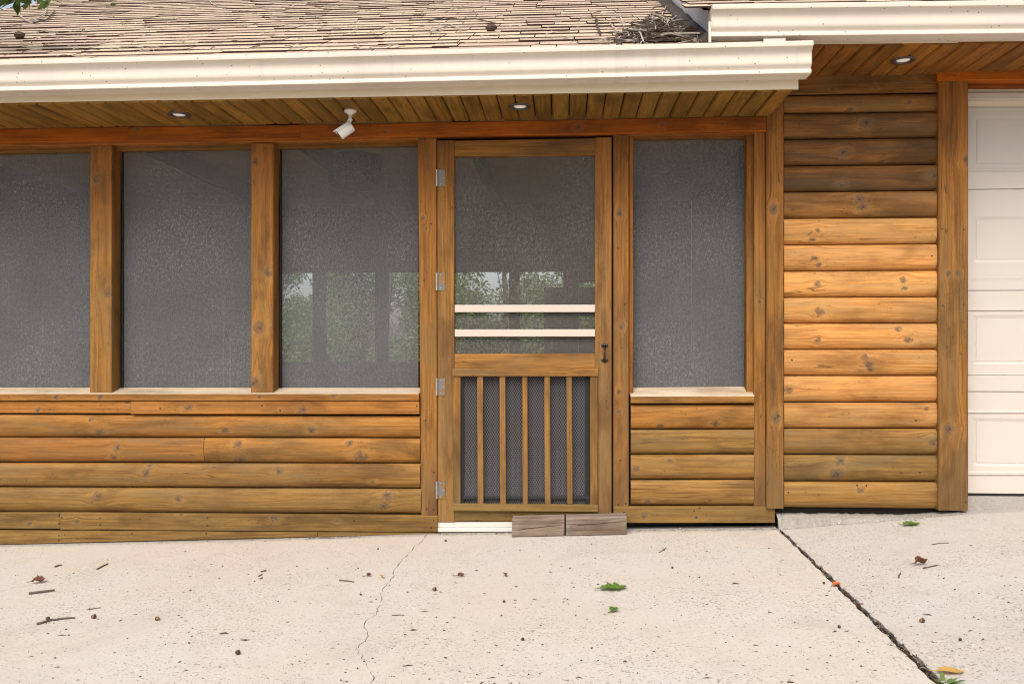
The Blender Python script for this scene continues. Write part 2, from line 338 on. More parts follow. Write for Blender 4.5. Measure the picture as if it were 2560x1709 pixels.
# ------------------------------------------------------------------ mesh helpers
def link(name, me, parent=None, mats=()):
    o = bpy.data.objects.new(name, me); COL.objects.link(o)
    if parent is not None: o.parent = parent
    if me is not None:
        for m in (mats if isinstance(mats, (list, tuple)) else [mats]): me.materials.append(m)
    return o
def tag(o, label, cat, group=None, kind=None):
    o['label'] = label; o['category'] = cat
    if group: o['group'] = group
    if kind: o['kind'] = kind
    return o
def thing(name, label, cat, loc=(0, 0, 0), group=None):
    return tag(link(name, None) if False else _empty(name, loc), label, cat, group)
def _empty(name, loc=(0, 0, 0), parent=None):
    o = bpy.data.objects.new(name, None); COL.objects.link(o); o.location = loc; o.empty_display_size = .1
    if parent is not None: o.parent = parent
    return o
def prism(A, B, caps=True, smooth=False, segs=1, jitter=0.):
    """Sweep a closed profile from ring A to ring B; 'grain' UV: u = metres along, v = metres round the profile."""
    n = len(A); verts, faces, uvs = [], [], []
    per = [0.]
    for i in range(n): per.append(per[-1]+(Vector(A[(i+1) % n])-Vector(A[i])).length)
    L = sum((Vector(b)-Vector(a)).length for a, b in zip(A, B))/n
    for s in range(segs+1):
        t = s/segs
        for a, b in zip(A, B):
            p = Vector(a).lerp(Vector(b), t)
            if jitter and 0 < s < segs: p += Vector((0, R.uniform(-1, 1), R.uniform(-1, 1)))*jitter
            verts.append(p)
    for s in range(segs):
        for i in range(n):
            j = (i+1) % n
            faces.append((s*n+i, s*n+j, (s+1)*n+j, (s+1)*n+i))
            uvs.append([(L*s/segs, per[i]), (L*s/segs, per[i+1]), (L*(s+1)/segs, per[i+1]), (L*(s+1)/segs, per[i])])
    if caps:
        faces.append(tuple(range(n-1, -1, -1))); uvs.append([(-.3+per[i]*.1, per[i]) for i in range(n-1, -1, -1)])
        faces.append(tuple(segs*n+i for i in range(n))); uvs.append([(L+.3+per[i]*.1, per[i]) for i in range(n)])
    me = bpy.data.meshes.new('board'); me.from_pydata([tuple(v) for v in verts], [], faces)
    ul = me.uv_layers.new(name='grain')
    k = 0
    for q in uvs:
        for c in q: ul.data[k].uv = c; k += 1
    bm = bmesh.new(); bm.from_mesh(me); bmesh.ops.recalc_face_normals(bm, faces=bm.faces); bm.to_mesh(me); bm.free()
    if smooth:
        for p in me.polygons: p.use_smooth = len(p.vertices) == 4
        me.set_sharp_from_angle(angle=math.radians(38)) if hasattr(me, 'set_sharp_from_angle') else None
    return me
def ch_profile(w, t, c):
    """chamfered rectangle, front face first: (across 0..w, depth 0..t)"""
    return [(0+c, 0), (w-c, 0), (w, c), (w, t-c), (w-c, t), (c, t), (0, t-c), (0, c)]
def box_frame(parent, name, p0, p1, across, depth, wd, t, mat, c=.003, w1=None, segs=1):
    """board from p0 to p1; 'across' and 'depth' are unit vectors; front face starts at the line p0-p1 and runs wd across"""
    a, d = Vector(across), Vector(depth); w1 = wd if w1 is None else w1
    A = [Vector(p0)+a*x+d*y for x, y in ch_profile(wd, t, c)]; B = [Vector(p1)+a*x+d*y for x, y in ch_profile(w1, t, c)]
    return link(name, prism(A, B, segs=segs), parent, mat)
Z, Yv, Xv = Vector((0, 0, 1)), Vector((0, 1, 0)), Vector((1, 0, 0))
def hboard(parent, name, x0, x1, tl, tr, bl, br, Y, t, preset='trim', knots=(), mat=None, c=.003, bulge=None, end_l=None, end_r=None, **kw):
    """horizontal board given by photo pixels of its front face: left/right x, top y left/right, bottom y left/right"""
    p0, p1, q0, q1 = W(x0, bl, Y), W(x1, br, Y), W(x0, tl, Y), W(x1, tr, Y)
    kn = []
    for kx, ky, kr in knots:
        p = W(kx, ky, Y); f = (p.x-p0.x)/(p1.x-p0.x); zb = p0.z+(p1.z-p0.z)*f
        kn.append((p.x-p0.x, p.z-zb + (.012 if bulge else 0), kr*1.3*DIST/FPX))
    m = mat or wood(preset, kn, **kw)
    h0, h1 = q0.z-p0.z, q1.z-p1.z
    if bulge:
        prof = [(0, 1.), (.04, .66), (.12, .36), (.26, .13), (.45, .01), (.65, 0), (.82, .06), (.93, .24), (.98, .55), (1, .9)]
        def ring(p, h):
            g = .0018
            r = [p+Z*(g+(h-2*g)*a)+Yv*(bulge*b) for a, b in prof]
            return r+[p+Z*(h-g)+Yv*t, p+Z*g+Yv*t]
        return link(name, prism(ring(p0, h0), ring(p1, h1), smooth=True), parent, m)
    A = [p0+Z*a+Yv*b for a, b in ch_profile(h0, t, c)]; B = [p1+Z*a+Yv*b for a, b in ch_profile(h1, t, c)]
    return link(name, prism(A, B), parent, m)
def vboard(parent, name, xl, xr, yt, yb, Y, t, preset='trim', knots=(), mat=None, c=.003, xlb=None, xrb=None, **kw):
    """vertical board; grain runs up from the bottom"""
    xlb = xl if xlb is None else xlb; xrb = xr if xrb is None else xrb
    p0, p1 = W(xlb, yb, Y), W(xl, yt, Y); w0 = WX(xrb, Y)-WX(xlb, Y); w1 = WX(xr, Y)-WX(xl, Y)
    kn = [(W(kx, ky, Y).z-p0.z, W(kx, ky, Y).x-p0.x, kr*1.3*DIST/FPX) for kx, ky, kr in knots]
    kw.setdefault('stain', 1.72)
    m = mat or wood(preset, kn, **kw)
    A = [p0+Xv*a+Yv*b for a, b in ch_profile(w0, t, c)]; B = [p1+Xv*a+Yv*b for a, b in ch_profile(w1, t, c)]
    return link(name, prism(A, B), parent, m)
def quadmesh(name, pts, parent, mat, thick=None):
    """flat panel from four corners, optionally with thickness along +Y"""
    if thick:
        B = [Vector(p)+Yv*thick for p in pts]
        return link(name, prism([Vector(p) for p in pts], B), parent, mat)
    me = bpy.data.meshes.new(name); me.from_pydata([tuple(p) for p in pts], [], [tuple(range(len(pts)))])
    return link(name, me, parent, mat)
def boxm(name, lo, hi, parent, mat, c=.002):
    lo, hi = Vector(lo), Vector(hi)
    A = [Vector((lo.x+a, lo.y+b, lo.z)) for a, b in ch_profile(hi.x-lo.x, hi.y-lo.y, c)]
    return link(name, prism(A, [v+Z*(hi.z-lo.z) for v in A]), parent, mat)
def tube_bm(bm, pts, radii, n=6):
    rings = []
    for i, p in enumerate(pts):
        p = Vector(p); d = (Vector(pts[min(i+1, len(pts)-1)])-Vector(pts[max(i-1, 0)])).normalized()
        s = d.cross(Vector((.13, .31, .94))); s = s.normalized() if s.length > 1e-4 else Xv; t = d.cross(s)
        rings.append([bm.verts.new(p+(s*math.cos(2*math.pi*k/n)+t*math.sin(2*math.pi*k/n))*radii[i]) for k in range(n)])
    for a, b in zip(rings, rings[1:]):
        for k in range(n): bm.faces.new((a[k], a[(k+1) % n], b[(k+1) % n], b[k]))
    bm.faces.new(rings[0][::-1]); bm.faces.new(rings[-1])
def bm_obj(name, bm, parent, mats, smooth=False):
    bmesh.ops.recalc_face_normals(bm, faces=bm.faces)
    me = bpy.data.meshes.new(name); bm.to_mesh(me); bm.free()
    if smooth:
        for p in me.polygons: p.use_smooth = True
    return link(name, me, parent, mats)
def lathe_bm(bm, prof, M=Matrix(), n=20):
    rings = [[bm.verts.new(M @ Vector((r*math.cos(2*math.pi*k/n), r*math.sin(2*math.pi*k/n), z))) for k in range(n)] for r, z in prof]
    for a, b in zip(rings, rings[1:]):
        for k in range(n): bm.faces.new((a[k], a[(k+1) % n], b[(k+1) % n], b[k]))
    bm.faces.new(rings[0][::-1]); bm.faces.new(rings[-1])

# ================================================================== GROUND
def grid_strip(bm, fl, fr, ys, nx, sides=True, thick=.06):
    rows = []
    for y in ys:
        a, b = fl(y), fr(y)
        rows.append([bm.verts.new((a+(b-a)*i/nx, y, zg(a+(b-a)*i/nx, y))) for i in range(nx+1)])
    for r0, r1 in zip(rows, rows[1:]):
        for i in range(nx): bm.faces.new((r0[i], r0[i+1], r1[i+1], r1[i]))
    if sides:
        for col in (0, nx):
            lo = [bm.verts.new(r[col].co-Z*thick) for r in rows]
            for k in range(len(rows)-1): bm.faces.new((rows[k][col], rows[k+1][col], lo[k+1], lo[k]))
crack_px = [(1064, 1337), (1052, 1352), (1040, 1364), (1018, 1384), (1004, 1402), (992, 1416), (984, 1432), (979, 1447), (966, 1462), (956, 1478), (951, 1490), (955, 1508), (944, 1520), (938, 1534), (915, 1552), (913, 1566), (922, 1584), (916, 1598), (900, 1610), (891, 1622), (903, 1634), (909, 1648), (920, 1662), (926, 1676), (932, 1692), (928, 1709), (934, 1740)]
crack = []
for (a, b), (c, d) in zip(crack_px, crack_px[1:]):
    for t in (0, .33, .66):
        p = G(a+(c-a)*t+R.uniform(-4, 4), b+(d-b)*t); crack.append((p.y, p.x))
crack.append((-4.5, crack[-1][1]-.05)); crack.append((-9., crack[-1][1]+.2)); crack.insert(0, (.06, crack[0][1]+.02))
crack.sort(reverse=True)
def curve_at(c, y):
    if y >= c[0][0]: return c[0][1]
    for (a, xa), (b, xb) in zip(c, c[1:]):
        if b <= y <= a: return xa+(xb-xa)*(y-a)/(b-a) if a != b else xa
    return c[-1][1]
ja, jb = G(1947, 1322), G(2336, 1701)
joint = lambda y: ja.x+(jb.x-ja.x)*(y-ja.y)/(jb.y-ja.y)
ys = sorted(set([c[0] for c in crack]+[0.06-.1*i for i in range(40)]+[-4.2, -5, -6, -7.5, -9.]), reverse=True)
cw = {}
bm = bmesh.new()
half = lambda y: .0005+.0013*abs(math.sin(y*23)+.6*math.sin(y*61))
grid_strip(bm, lambda y: -7., lambda y: curve_at(crack, y)-half(y), ys, 30)
grid_strip(bm, lambda y: curve_at(crack, y)+half(y), lambda y: joint(y)-.006-.0025*math.sin(y*31)-.002*math.sin(y*77), ys, 22)
tag(bm_obj('driveway', bm, None, M_CONC), 'pale washed concrete driveway slab with a jagged crack', 'driveway', kind='structure')
bm = bmesh.new()
grid_strip(bm, lambda y: joint(y)+.009+.006*max(0,-y)+.003*math.sin(y*19)+.003*math.sin(y*53), lambda y: 7., ys, 30)
tag(bm_obj('garage_apron', bm, None, M_CONC2), 'greyer concrete slab in front of the garage door', 'driveway', kind='structure')
bm = bmesh.new(); bmesh.ops.create_grid(bm, x_segments=2, y_segments=2, size=160); bmesh.ops.translate(bm, verts=bm.verts, vec=(0, 20, -.22))
tag(bm_obj('ground', bm, None, M_GROUND), 'grass and soil ground around the house', 'ground', kind='structure')
bm = bmesh.new(); grid_strip(bm, lambda y: -7., lambda y: 7., [.3, 0, -2, -4, -9.], 24, False); bmesh.ops.translate(bm, verts=bm.verts, vec=(0, 0, -.035))
tag(bm_obj('slab_bed', bm, None, M_DARK), 'dark soil bed showing in the crack and joint', 'soil', kind='structure')

# ================================================================== SCREENED PORCH
porch = thing('screened_porch', 'screened wooden porch with log siding, screen door and shingled roof', 'porch', (0, 0, 0))
YS = .10        # plane of the insect screens
# --- header beam, in three lengths
head = hboard(porch, 'header_beam', -420, 320, 329, 317, 364, 352, -.03, .12, 'header', worn=.3)
hboard(head, 'beam_length', 320.6, 750, 317, 312, 352, 346.5, -.032, .12, 'header', [(345, 321, 5), (455, 318, 4)], worn=.6, tint=.95)
hboard(head, 'beam_length', 750.6, 1915, 312, 290, 346.5, 328, -.030, .12, 'header', [(1445, 321, 6), (964, 333, 4), (1655, 314, 4), (1805, 312, 3)], tint=1.1)
hboard(porch, 'header_lip', -420, 1091, 364, 341, 373.5, 348, -.004, .08, 'trim_red', worn=.2)
hboard(porch, 'header_lip', 1534, 1886, 330, 327, 339, 334, -.004, .08, 'trim_red', worn=.2)
# --- top rails above the screens (behind the posts)
for x0, x1, a, b, c, d in ((-420, 1043, 372, 345, 391, 363.5), (1572, 1885, 338, 333, 348, 345)):
    hboard(porch, 'top_rail', x0, x1, a-3, b-3, c, d, .055, .045, 'trim', [(900, 361, 5), (690, 362, 3)] if x0 < 0 else [], tint=.8)
# --- posts
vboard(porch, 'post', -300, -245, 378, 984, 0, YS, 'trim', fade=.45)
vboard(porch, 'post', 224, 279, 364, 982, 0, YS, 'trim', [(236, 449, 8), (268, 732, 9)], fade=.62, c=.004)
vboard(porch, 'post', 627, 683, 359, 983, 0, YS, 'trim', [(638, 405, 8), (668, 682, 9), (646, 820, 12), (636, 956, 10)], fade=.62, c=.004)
# --- screens
def screen(parent, x0, x1, tl, tr, bl, br, Y, mat, name='window_screen'):
    return quadmesh(name, [W(x0, bl, Y), W(x1, br, Y), W(x1, tr, Y), W(x0, tl, Y)], parent, mat)
for x0, x1, tl, tr in ((-240, 226, 390, 380), (304, 630, 377, 371), (700, 1046, 372, 363)):
    screen(porch, x0, x1, tl-4, tr-4, 972, 972, YS, M_SCR)
screen(porch, 1580, 1870, 346, 343, 974, 974, YS, M_SCR)
# thin black spline round the screens
M_SPL = mk_plain('black_screen_spline', (.02, .02, .02), .7, .2)
for a, b in ((304, 307.5), (700, 704)):
    vboard(porch, 'screen_spline', a, b, 372, 970, YS-.012, .01, mat=M_SPL, c=.001)
# --- sill, sloped outwards
def sill(x0, x1, yb0, yb1, yf0, yf1, ybot0, ybot1, Yfr, preset='sill'):
    a0, a1 = W(x0, yf0, Yfr), W(x1, yf1, Yfr); b0, b1 = W(x0, yb0, YS-.004), W(x1, yb1, YS-.004)
    b0.x, b1.x = a0.x, a1.x
    z0, z1 = W(x0, ybot0, Yfr), W(x1, ybot1, Yfr)
    ring = lambda f, b, z: [f.copy(), f+(b-f)*.03+Z*.0005, b, Vector((b.x, b.y, z.z)), z]
    top = link('sill', prism(ring(a0, b0, z0), ring(a1, b1, z1)), porch, wood(preset, tint=1.0, rough=.8))
    return top
sill(-420, 1047, 968, 969, 984.6, 984.2, 990, 990, -.020)
hboard(porch, 'sill_nosing', -420, 1047, 984.9, 984.5, 1001, 1002, -.024, .05, 'trim', [(140, 993, 5), (250, 993, 6), (648, 994, 4), (833, 990, 6)], c=.002)
sill(1577, 1886, 968, 966, 990.6, 990.0, 996, 996, -.020)
hboard(porch, 'sill_nosing', 1577, 1886, 991, 990.4, 1007.6, 1006.8, -.024, .05, 'trim', worn=.8, c=.002)
# --- lower log siding, left
wall_l = quadmesh('wall', [W(-420, 1380, .045), W(1094, 1330, .045), W(1094, 985, .045), W(-420, 985, .045)], porch, M_DARK, .04)
BU = .030
def logb(parent, x0, x1, tl, tr, bl, br, preset='siding', knots=(), Y=-.012, **kw):
    return hboard(parent, 'siding_board', x0, x1, tl, tr, bl, br, Y, .045, preset, knots, bulge=BU, **kw)
hboard(wall_l, 'siding_board', -420, 327, 1001.5, 1003, 1031, 1033, -.010, .03, 'siding', [(318, 1006, 4), (95, 1026, 5)], worn=.25, tint=.88)
hboard(wall_l, 'siding_board', 327.6, 1048, 1003.4, 1003.4, 1034.6, 1034.8, -.022, .04, 'siding', [(470, 1020, 8), (757, 1025, 9), (701, 1025, 3), (655, 1014, 3)], worn=.3, tint=.88)
logb(wall_l, -420, 1049, 1032, 1039, 1092.2, 1095, 'siding', [(247, 1081, 9), (227, 1046, 5), (562, 1076, 8), (778, 1075, 8)], tint=.82)  # lower boards tinted down in colour to offset the stronger light near the ground
logb(wall_l, -420, 508.6, 1092.6, 1094, 1155.4, 1157, 'siding_brown', [(292, 1120, 7), (282, 1145, 7)], worn=.9, tint=1.0)
logb(wall_l, 509.8, 1049.5, 1094, 1095.4, 1157, 1158.6, 'siding', [(595, 1111, 9), (598, 1150, 10), (873, 1108, 7), (901, 1142, 12)], worn=.8, tint=.82)
logb(wall_l, -420, 1050, 1155.6, 1159, 1216.3, 1221.8, 'siding_olive', [(366, 1183, 9), (697, 1177, 9), (929, 1208, 5), (372, 1164, 5)], worn=.9)
logb(wall_l, -420, 1052, 1216.8, 1222, 1279.4, 1286, 'siding_olive', [(245, 1240, 10), (446, 1248, 7), (966, 1238, 9), (958, 1265, 9)], worn=.7)
hboard(wall_l, 'base_board', -420, 149.3, 1279.5, 1281, 1320, 1321.5, -.016, .05, 'olive', [(73, 1311, 5)])
hboard(wall_l, 'base_board', 150.6, 1094, 1281, 1289, 1323.6, 1329, -.016, .05, 'olive', [(192, 1306, 5), (688, 1294, 8), (843, 1300, 5), (452, 1285, 5)])
hboard(wall_l, 'base_board', -420, 792.6, 1321.8, 1328.6, 1371, 1341, -.010, .05, 'olive', [(450, 1338, 7)], worn=.5)
hboard(wall_l, 'base_board', 794, 1090, 1329, 1330.5, 1341, 1333, -.010, .05, 'olive', c=.001)
# --- door jambs
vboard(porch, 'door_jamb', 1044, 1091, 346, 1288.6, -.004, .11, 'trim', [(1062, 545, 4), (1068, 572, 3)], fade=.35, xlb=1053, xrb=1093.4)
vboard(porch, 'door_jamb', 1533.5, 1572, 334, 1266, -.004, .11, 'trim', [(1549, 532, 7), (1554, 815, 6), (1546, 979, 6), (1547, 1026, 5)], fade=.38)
vboard(porch, 'window_stop', 1572.4, 1583, 338, 986, .02, .08, 'trim_red', tint=1.0)
vboard(porch, 'window_stop', 1866.5, 1885, 338, 986, .03, .07, 'trim', tint=.95)
vboard(porch, 'window_jamb', 1885.4, 1913.5, 330, 1266, -.006, .11, 'trim', [(1897, 755, 4)], fade=.45, tint=.92)
# --- right siding under the small window
wall_r = quadmesh('wall', [W(1534, 1305, .045), W(1914, 1305, .045), W(1914, 1000, .045), W(1534, 1000, .045)], porch, M_DARK, .04)
logb(wall_r, 1577.5, 1885.5, 1010, 1009.5, 1073, 1072.5, 'siding', [(1652, 1066, 6), (1790, 1060, 8)], worn=.6, tint=.85)
logb(wall_r, 1577.5, 1885.5, 1073.6, 1073, 1136, 1135.5, 'siding_olive', [(1800, 1102, 2)], worn=.9)
logb(wall_r, 1577.5, 1885.5, 1136.6, 1136, 1199.4, 1199, 'siding_olive', [(1590, 1172, 6), (1675, 1152, 5)], worn=.6, tint=1.08)
logb(wall_r, 1577.5, 1885.5, 1200, 1199.6, 1264.4, 1264.4, 'siding_olive', [(1620, 1256, 6)], worn=.4, tint=1.12)
hboard(wall_r, 'base_board', 1534, 1937, 1266, 1265.4, 1307, 1306.4, -.012, .05, 'olive', [(1610, 1290, 6), (1741, 1293, 3), (1735, 1276, 2)])
# --- corner post
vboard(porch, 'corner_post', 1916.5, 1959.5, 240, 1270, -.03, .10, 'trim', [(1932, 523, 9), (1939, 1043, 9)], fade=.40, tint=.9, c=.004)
# --- soffit
SZ = [W(-420, 329, -.03), W(1915, 290, -.03)]
def soff_z(x, y, dz=0):
    a, b = SZ; return a.z+(b.z-a.z)*(x-a.x)/(b.x-a.x)+dz
YFASC = -.478
xe = WX(1990, YFASC)
sof = quadmesh('soffit', [Vector((-4.2, YFASC+.02, soff_z(-4.2, 0)+.03)), Vector((xe-.005, YFASC+.02, soff_z(xe, 0)+.03)), Vector((WX(1912, 0), 0, soff_z(WX(1912), 0)+.03)), Vector((-4.2, 0, soff_z(-4.2, 0)+.03))], porch, M_DARK)
PW = .0862
x = -4.2
while x < xe-.01:
    x1 = min(x+PW, xe)
    # the last planks are clipped along the slanting end of the eave
    yb = -.034
    xs = WX(1915, -.03)
    if x > xs: yb = YFASC+.01+(xe-x)/(xe-xs)*(-.034-YFASC-.01)
    za, zb = soff_z(x, 0), soff_z(x1, 0)
    g = .0026; c = .007; t = .018
    def ring(y): return [Vector((x+g+c, y, za)), Vector((x1-g-c, y, zb)), Vector((x1-g, y, zb+c)), Vector((x1-g, y, zb+t)), Vector((x+g, y, za+t)), Vector((x+g, y, za+c))]
    kn = [(R.uniform(.04, .42), R.uniform(.015, .07), R.choice([.006, .009, .012]))] if R.random() < .45 else []
    link('plank', prism(ring(YFASC+.004), ring(yb+.004)), sof, wood('soffit', kn, tint=R.uniform(.8, 1.18), worn=R.uniform(.4, 1)))
    x += PW
# --- fascia and K-style gutter
def gutter(parent, x0, x1, yl, yr, Yback, mat, seam=None):
    """lip-top pixel rows yl,yr at x0,x1; profile (out from fascia, down from lip)"""
    D = .127
    prof = [(0, -.004), (0, -.137), (.088, -.137), (.0935, -.134), (.0945, -.1195), (.0935, -.1175), (.0865, -.1155), (.0865, -.112), (.091, -.106), (.098, -.0985), (.1005, -.093), (.1015, -.085), (.1010, -.068), (.1005, -.052), (.1015, -.046), (.105, -.039), (.113, -.031), (.1225, -.0245), (.1265, -.0225), (.1270, -.0205), (.127, -.002), (.125, 0), (.112, 0), (.110, -.004), (.108, -.004), (.1075, -.018), (.092, -.046), (.080, -.130), (.004, -.130), (.004, -.004)]
    a, b = W(x0, yl, Yback-D), W(x1, yr, Yback-D)
    def ring(p): return [Vector((p.x, Yback-o, p.z+z)) for o, z in prof]
    o = link('gutter', prism(ring(a), ring(b), caps=False, smooth=True), parent, mat)
    outer = [(o_, z_) for o_, z_ in prof[1:22]]+[(0, 0)]
    for p, s in ((a, -1), (b, 1)):
        A = [Vector((p.x+s*.0005, Yback-q, p.z+z-.0003)) for q, z in outer]
        link('end_cap', prism(A, [v+Xv*s*.0025 for v in A]), o, mat)
    return o, a, b
gut, ga, gb = gutter(porch, -420, 2032, 161, 101, YFASC, M_GUT)
# bands where two lengths of gutter are lapped
for sx, sy, w_ in ((434, 140.5, .004), (1744, 109, .004)):
    p = W(sx, sy, YFASC-.127)
    pr = [(.1280, -.0215), (.1280, -.001), (.126, .001), (.111, .001)]
    A = [Vector((p.x, YFASC-q, p.z+z)) for q, z in pr]+[Vector((p.x, YFASC-q+.0012, p.z+z-.0012)) for q, z in pr[::-1]]
    link('lap_seam', prism(A, [v+Xv*.010 for v in A]), gut, M_FASC)
fp = [W(-420, 264.5, YFASC), W(1996, 222, YFASC)]
for i, (xa, xb, dz) in enumerate(((-420, 402, 0.), (402.6, 1996, -.0015))):
    yb0 = 264.5+(222-264.5)*(xa+420)/2416; yb1 = 264.5+(222-264.5)*(xb+420)/2416
    yb0, yb1 = yb0+(0 if i == 0 else .8), yb1+(0 if i == 0 else .8)
    hboard(porch, 'fascia', xa, xb, yb0-55, yb1-55, yb0, yb1, YFASC-.001*i, .012, mat=M_FASC, c=.002)
# eave end board closing the soffit towards the garage
# --- roof
PITCH = .50
YE = -.535
kx = (gb.z-ga.z)/(gb.x-ga.x)
def roof_z(x, y, off=0.): return ga.z+kx*(x-ga.x)+.012+PITCH*(y-YE)+off
Xg = W(1770, 84, YFASC).x           # side of the garage overhang, where the porch roof ends
RT = 4.6
def shingle_mesh(wd, ln, th):
    """local: x width, y up the slope, z normal; butt edge at y=0"""
    v = [(0, 0, 0), (wd, 0, 0), (wd, ln, -.001), (0, ln, -.001), (.002, 0, th), (wd-.002, 0, th), (wd-.002, ln, .001), (.002, ln, .001)]
    f = [(4, 5, 6, 7), (0, 1, 5, 4), (1, 2, 6, 5), (3, 0, 4, 7), (2, 3, 7, 6), (3, 2, 1, 0)]
    me = bpy.data.meshes.new('shingle'); me.from_pydata(v, [], f)
    for i, p in enumerate(me.polygons): p.material_index = 0 if i == 0 else 1
    return me
_sm = {}
def get_sm(wi, ti, mi):
    k = (wi, ti, mi)
    if k not in _sm:
        me = shingle_mesh(.09+.03*wi, .165, (.0076, .0112)[ti]); me.materials.append(M_SH[mi]); me.materials.append(M_SHE); _sm[k] = me
    return _sm[k]
def roof(parent, x_lo, x_hi, zf, y0, y1, single_rows, name='roof', expo=.127, back=None):
    ca = 1/math.sqrt(1+PITCH*PITCH); sa = PITCH*ca
    yb = back or y1+.6
    deck = quadmesh(name, [Vector((x_lo, y0, zf(x_lo, y0, -.012))), Vector((x_hi, y0, zf(x_hi, y0, -.012))), Vector((x_hi, yb, zf(x_hi, yb, -.012))), Vector((x_lo, yb, zf(x_lo, yb, -.012)))], parent, M_SHE)
    rows = int((y1-y0)/(expo*ca))
    bmr = bmesh.new(); n1 = 0
    rot = Matrix(((1, 0, 0), (0, ca, -sa), (0, sa, ca))).to_4x4()
    for r in range(rows):
        y = y0-.012+r*expo*ca; x = x_lo+R.uniform(-.1, 0)
        while x < x_hi-.03:
            wi = R.randrange(1, 11); wd = .09+.03*wi
            if x+wd > x_hi: wd = x_hi-x
            ti = 1 if R.random() < .3 else 0; mi = R.choices(range(6), [4, 4, 3, 3, 2, 3])[0]
            M = Matrix.Translation((x, y+R.uniform(-.002, .002), zf(x, y))) @ rot @ Matrix.Rotation(R.uniform(-.004, .004), 4, 'Z')
            vis = x+wd > -3.3-.45*(y+.5) and x < 1.6
            if r < single_rows and vis:
                if abs(wd-(.09+.03*wi)) > 1e-4:
                    me = shingle_mesh(wd, .165, .008); me.materials.append(M_SH[mi]); me.materials.append(M_SHE)
                else: me = get_sm(wi, ti, mi)
                o = bpy.data.objects.new('shingle', me); COL.objects.link(o); o.parent = deck; o.matrix_local = M; n1 += 1
            elif vis:
                me = shingle_mesh(wd, .165, (.0076, .0112)[ti]); k0 = len(bmr.faces); bm2 = bmesh.new(); bm2.from_mesh(me); bm2.transform(M)
                for fc in bm2.faces: fc.material_index = mi if fc.material_index == 0 else 6
                tmp = bpy.data.meshes.new('t'); bm2.to_mesh(tmp); bm2.free(); bmr.from_mesh(tmp); bpy.data.meshes.remove(tmp); bpy.data.meshes.remove(me)
            x += wd+.002
    if len(bmr.faces):
        o = bm_obj('far_shingles', bmr, deck, M_SH+[M_SHE]); o['kind'] = 'stuff'
    else: bmr.free()
    print('shingles', name, n1)
    return deck
rf = roof(porch, -4.3, Xg-.01, roof_z, YE, RT, 13, back=4.7)
# --- inside of the porch, seen through the screens
BW = 3.6
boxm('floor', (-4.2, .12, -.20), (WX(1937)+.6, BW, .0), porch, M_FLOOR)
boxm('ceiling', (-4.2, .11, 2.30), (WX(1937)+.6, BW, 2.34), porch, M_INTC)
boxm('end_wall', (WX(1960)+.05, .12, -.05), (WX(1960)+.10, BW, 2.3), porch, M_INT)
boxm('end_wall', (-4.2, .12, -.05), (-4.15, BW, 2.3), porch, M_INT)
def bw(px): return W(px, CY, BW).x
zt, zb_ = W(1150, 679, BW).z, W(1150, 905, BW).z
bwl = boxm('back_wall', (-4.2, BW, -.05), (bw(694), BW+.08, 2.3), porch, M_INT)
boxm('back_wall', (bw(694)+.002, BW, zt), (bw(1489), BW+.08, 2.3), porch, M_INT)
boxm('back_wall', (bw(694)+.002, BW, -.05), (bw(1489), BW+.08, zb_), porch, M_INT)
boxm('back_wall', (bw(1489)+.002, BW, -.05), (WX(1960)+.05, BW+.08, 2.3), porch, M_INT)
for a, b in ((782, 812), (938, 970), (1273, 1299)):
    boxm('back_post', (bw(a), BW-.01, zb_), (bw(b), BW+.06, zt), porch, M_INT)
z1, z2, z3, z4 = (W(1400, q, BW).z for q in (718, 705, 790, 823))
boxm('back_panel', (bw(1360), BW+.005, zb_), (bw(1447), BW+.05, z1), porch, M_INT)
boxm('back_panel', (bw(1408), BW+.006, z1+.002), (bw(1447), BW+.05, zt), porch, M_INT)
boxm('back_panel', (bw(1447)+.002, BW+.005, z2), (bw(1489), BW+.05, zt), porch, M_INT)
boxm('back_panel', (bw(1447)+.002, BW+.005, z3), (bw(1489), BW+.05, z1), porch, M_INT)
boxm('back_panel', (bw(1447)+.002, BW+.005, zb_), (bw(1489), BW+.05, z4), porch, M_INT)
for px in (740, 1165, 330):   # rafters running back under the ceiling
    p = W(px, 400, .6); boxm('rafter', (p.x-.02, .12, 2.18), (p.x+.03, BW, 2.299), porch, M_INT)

# ================================================================== SCREEN DOOR
door = _empty('screen_door', (0, 0, 0), porch)
YD = -.010
kw = dict(c=.0035)
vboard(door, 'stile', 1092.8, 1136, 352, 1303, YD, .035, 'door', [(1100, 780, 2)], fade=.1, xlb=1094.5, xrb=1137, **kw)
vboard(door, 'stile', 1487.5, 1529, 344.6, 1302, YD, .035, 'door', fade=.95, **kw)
hboard(door, 'rail', 1136.4, 1487, 351.4, 345.5, 392.5, 388, YD+.001, .033, 'trim', tint=.85, **kw)
hboard(door, 'rail', 1136.4, 1487, 884, 884, 922, 922, YD+.001, .033, 'door', worn=.6, tint=.95, **kw)
hboard(door, 'rail', 1137.4, 1487, 1270, 1273, 1303, 1302.5, YD+.001, .033, 'olive', **kw)
screen(door, 1134, 1490, 388, 384, 888, 888, YD+.018, M_SCRD, 'door_screen')
for t_, b_ in ((761.8, 780.4), (823.2, 841.4)):
    hboard(door, 'push_bar', 1137, 1487.3, t_, t_-.4, b_, b_-.3, YD-.006, .012, mat=M_BAR, c=.002)
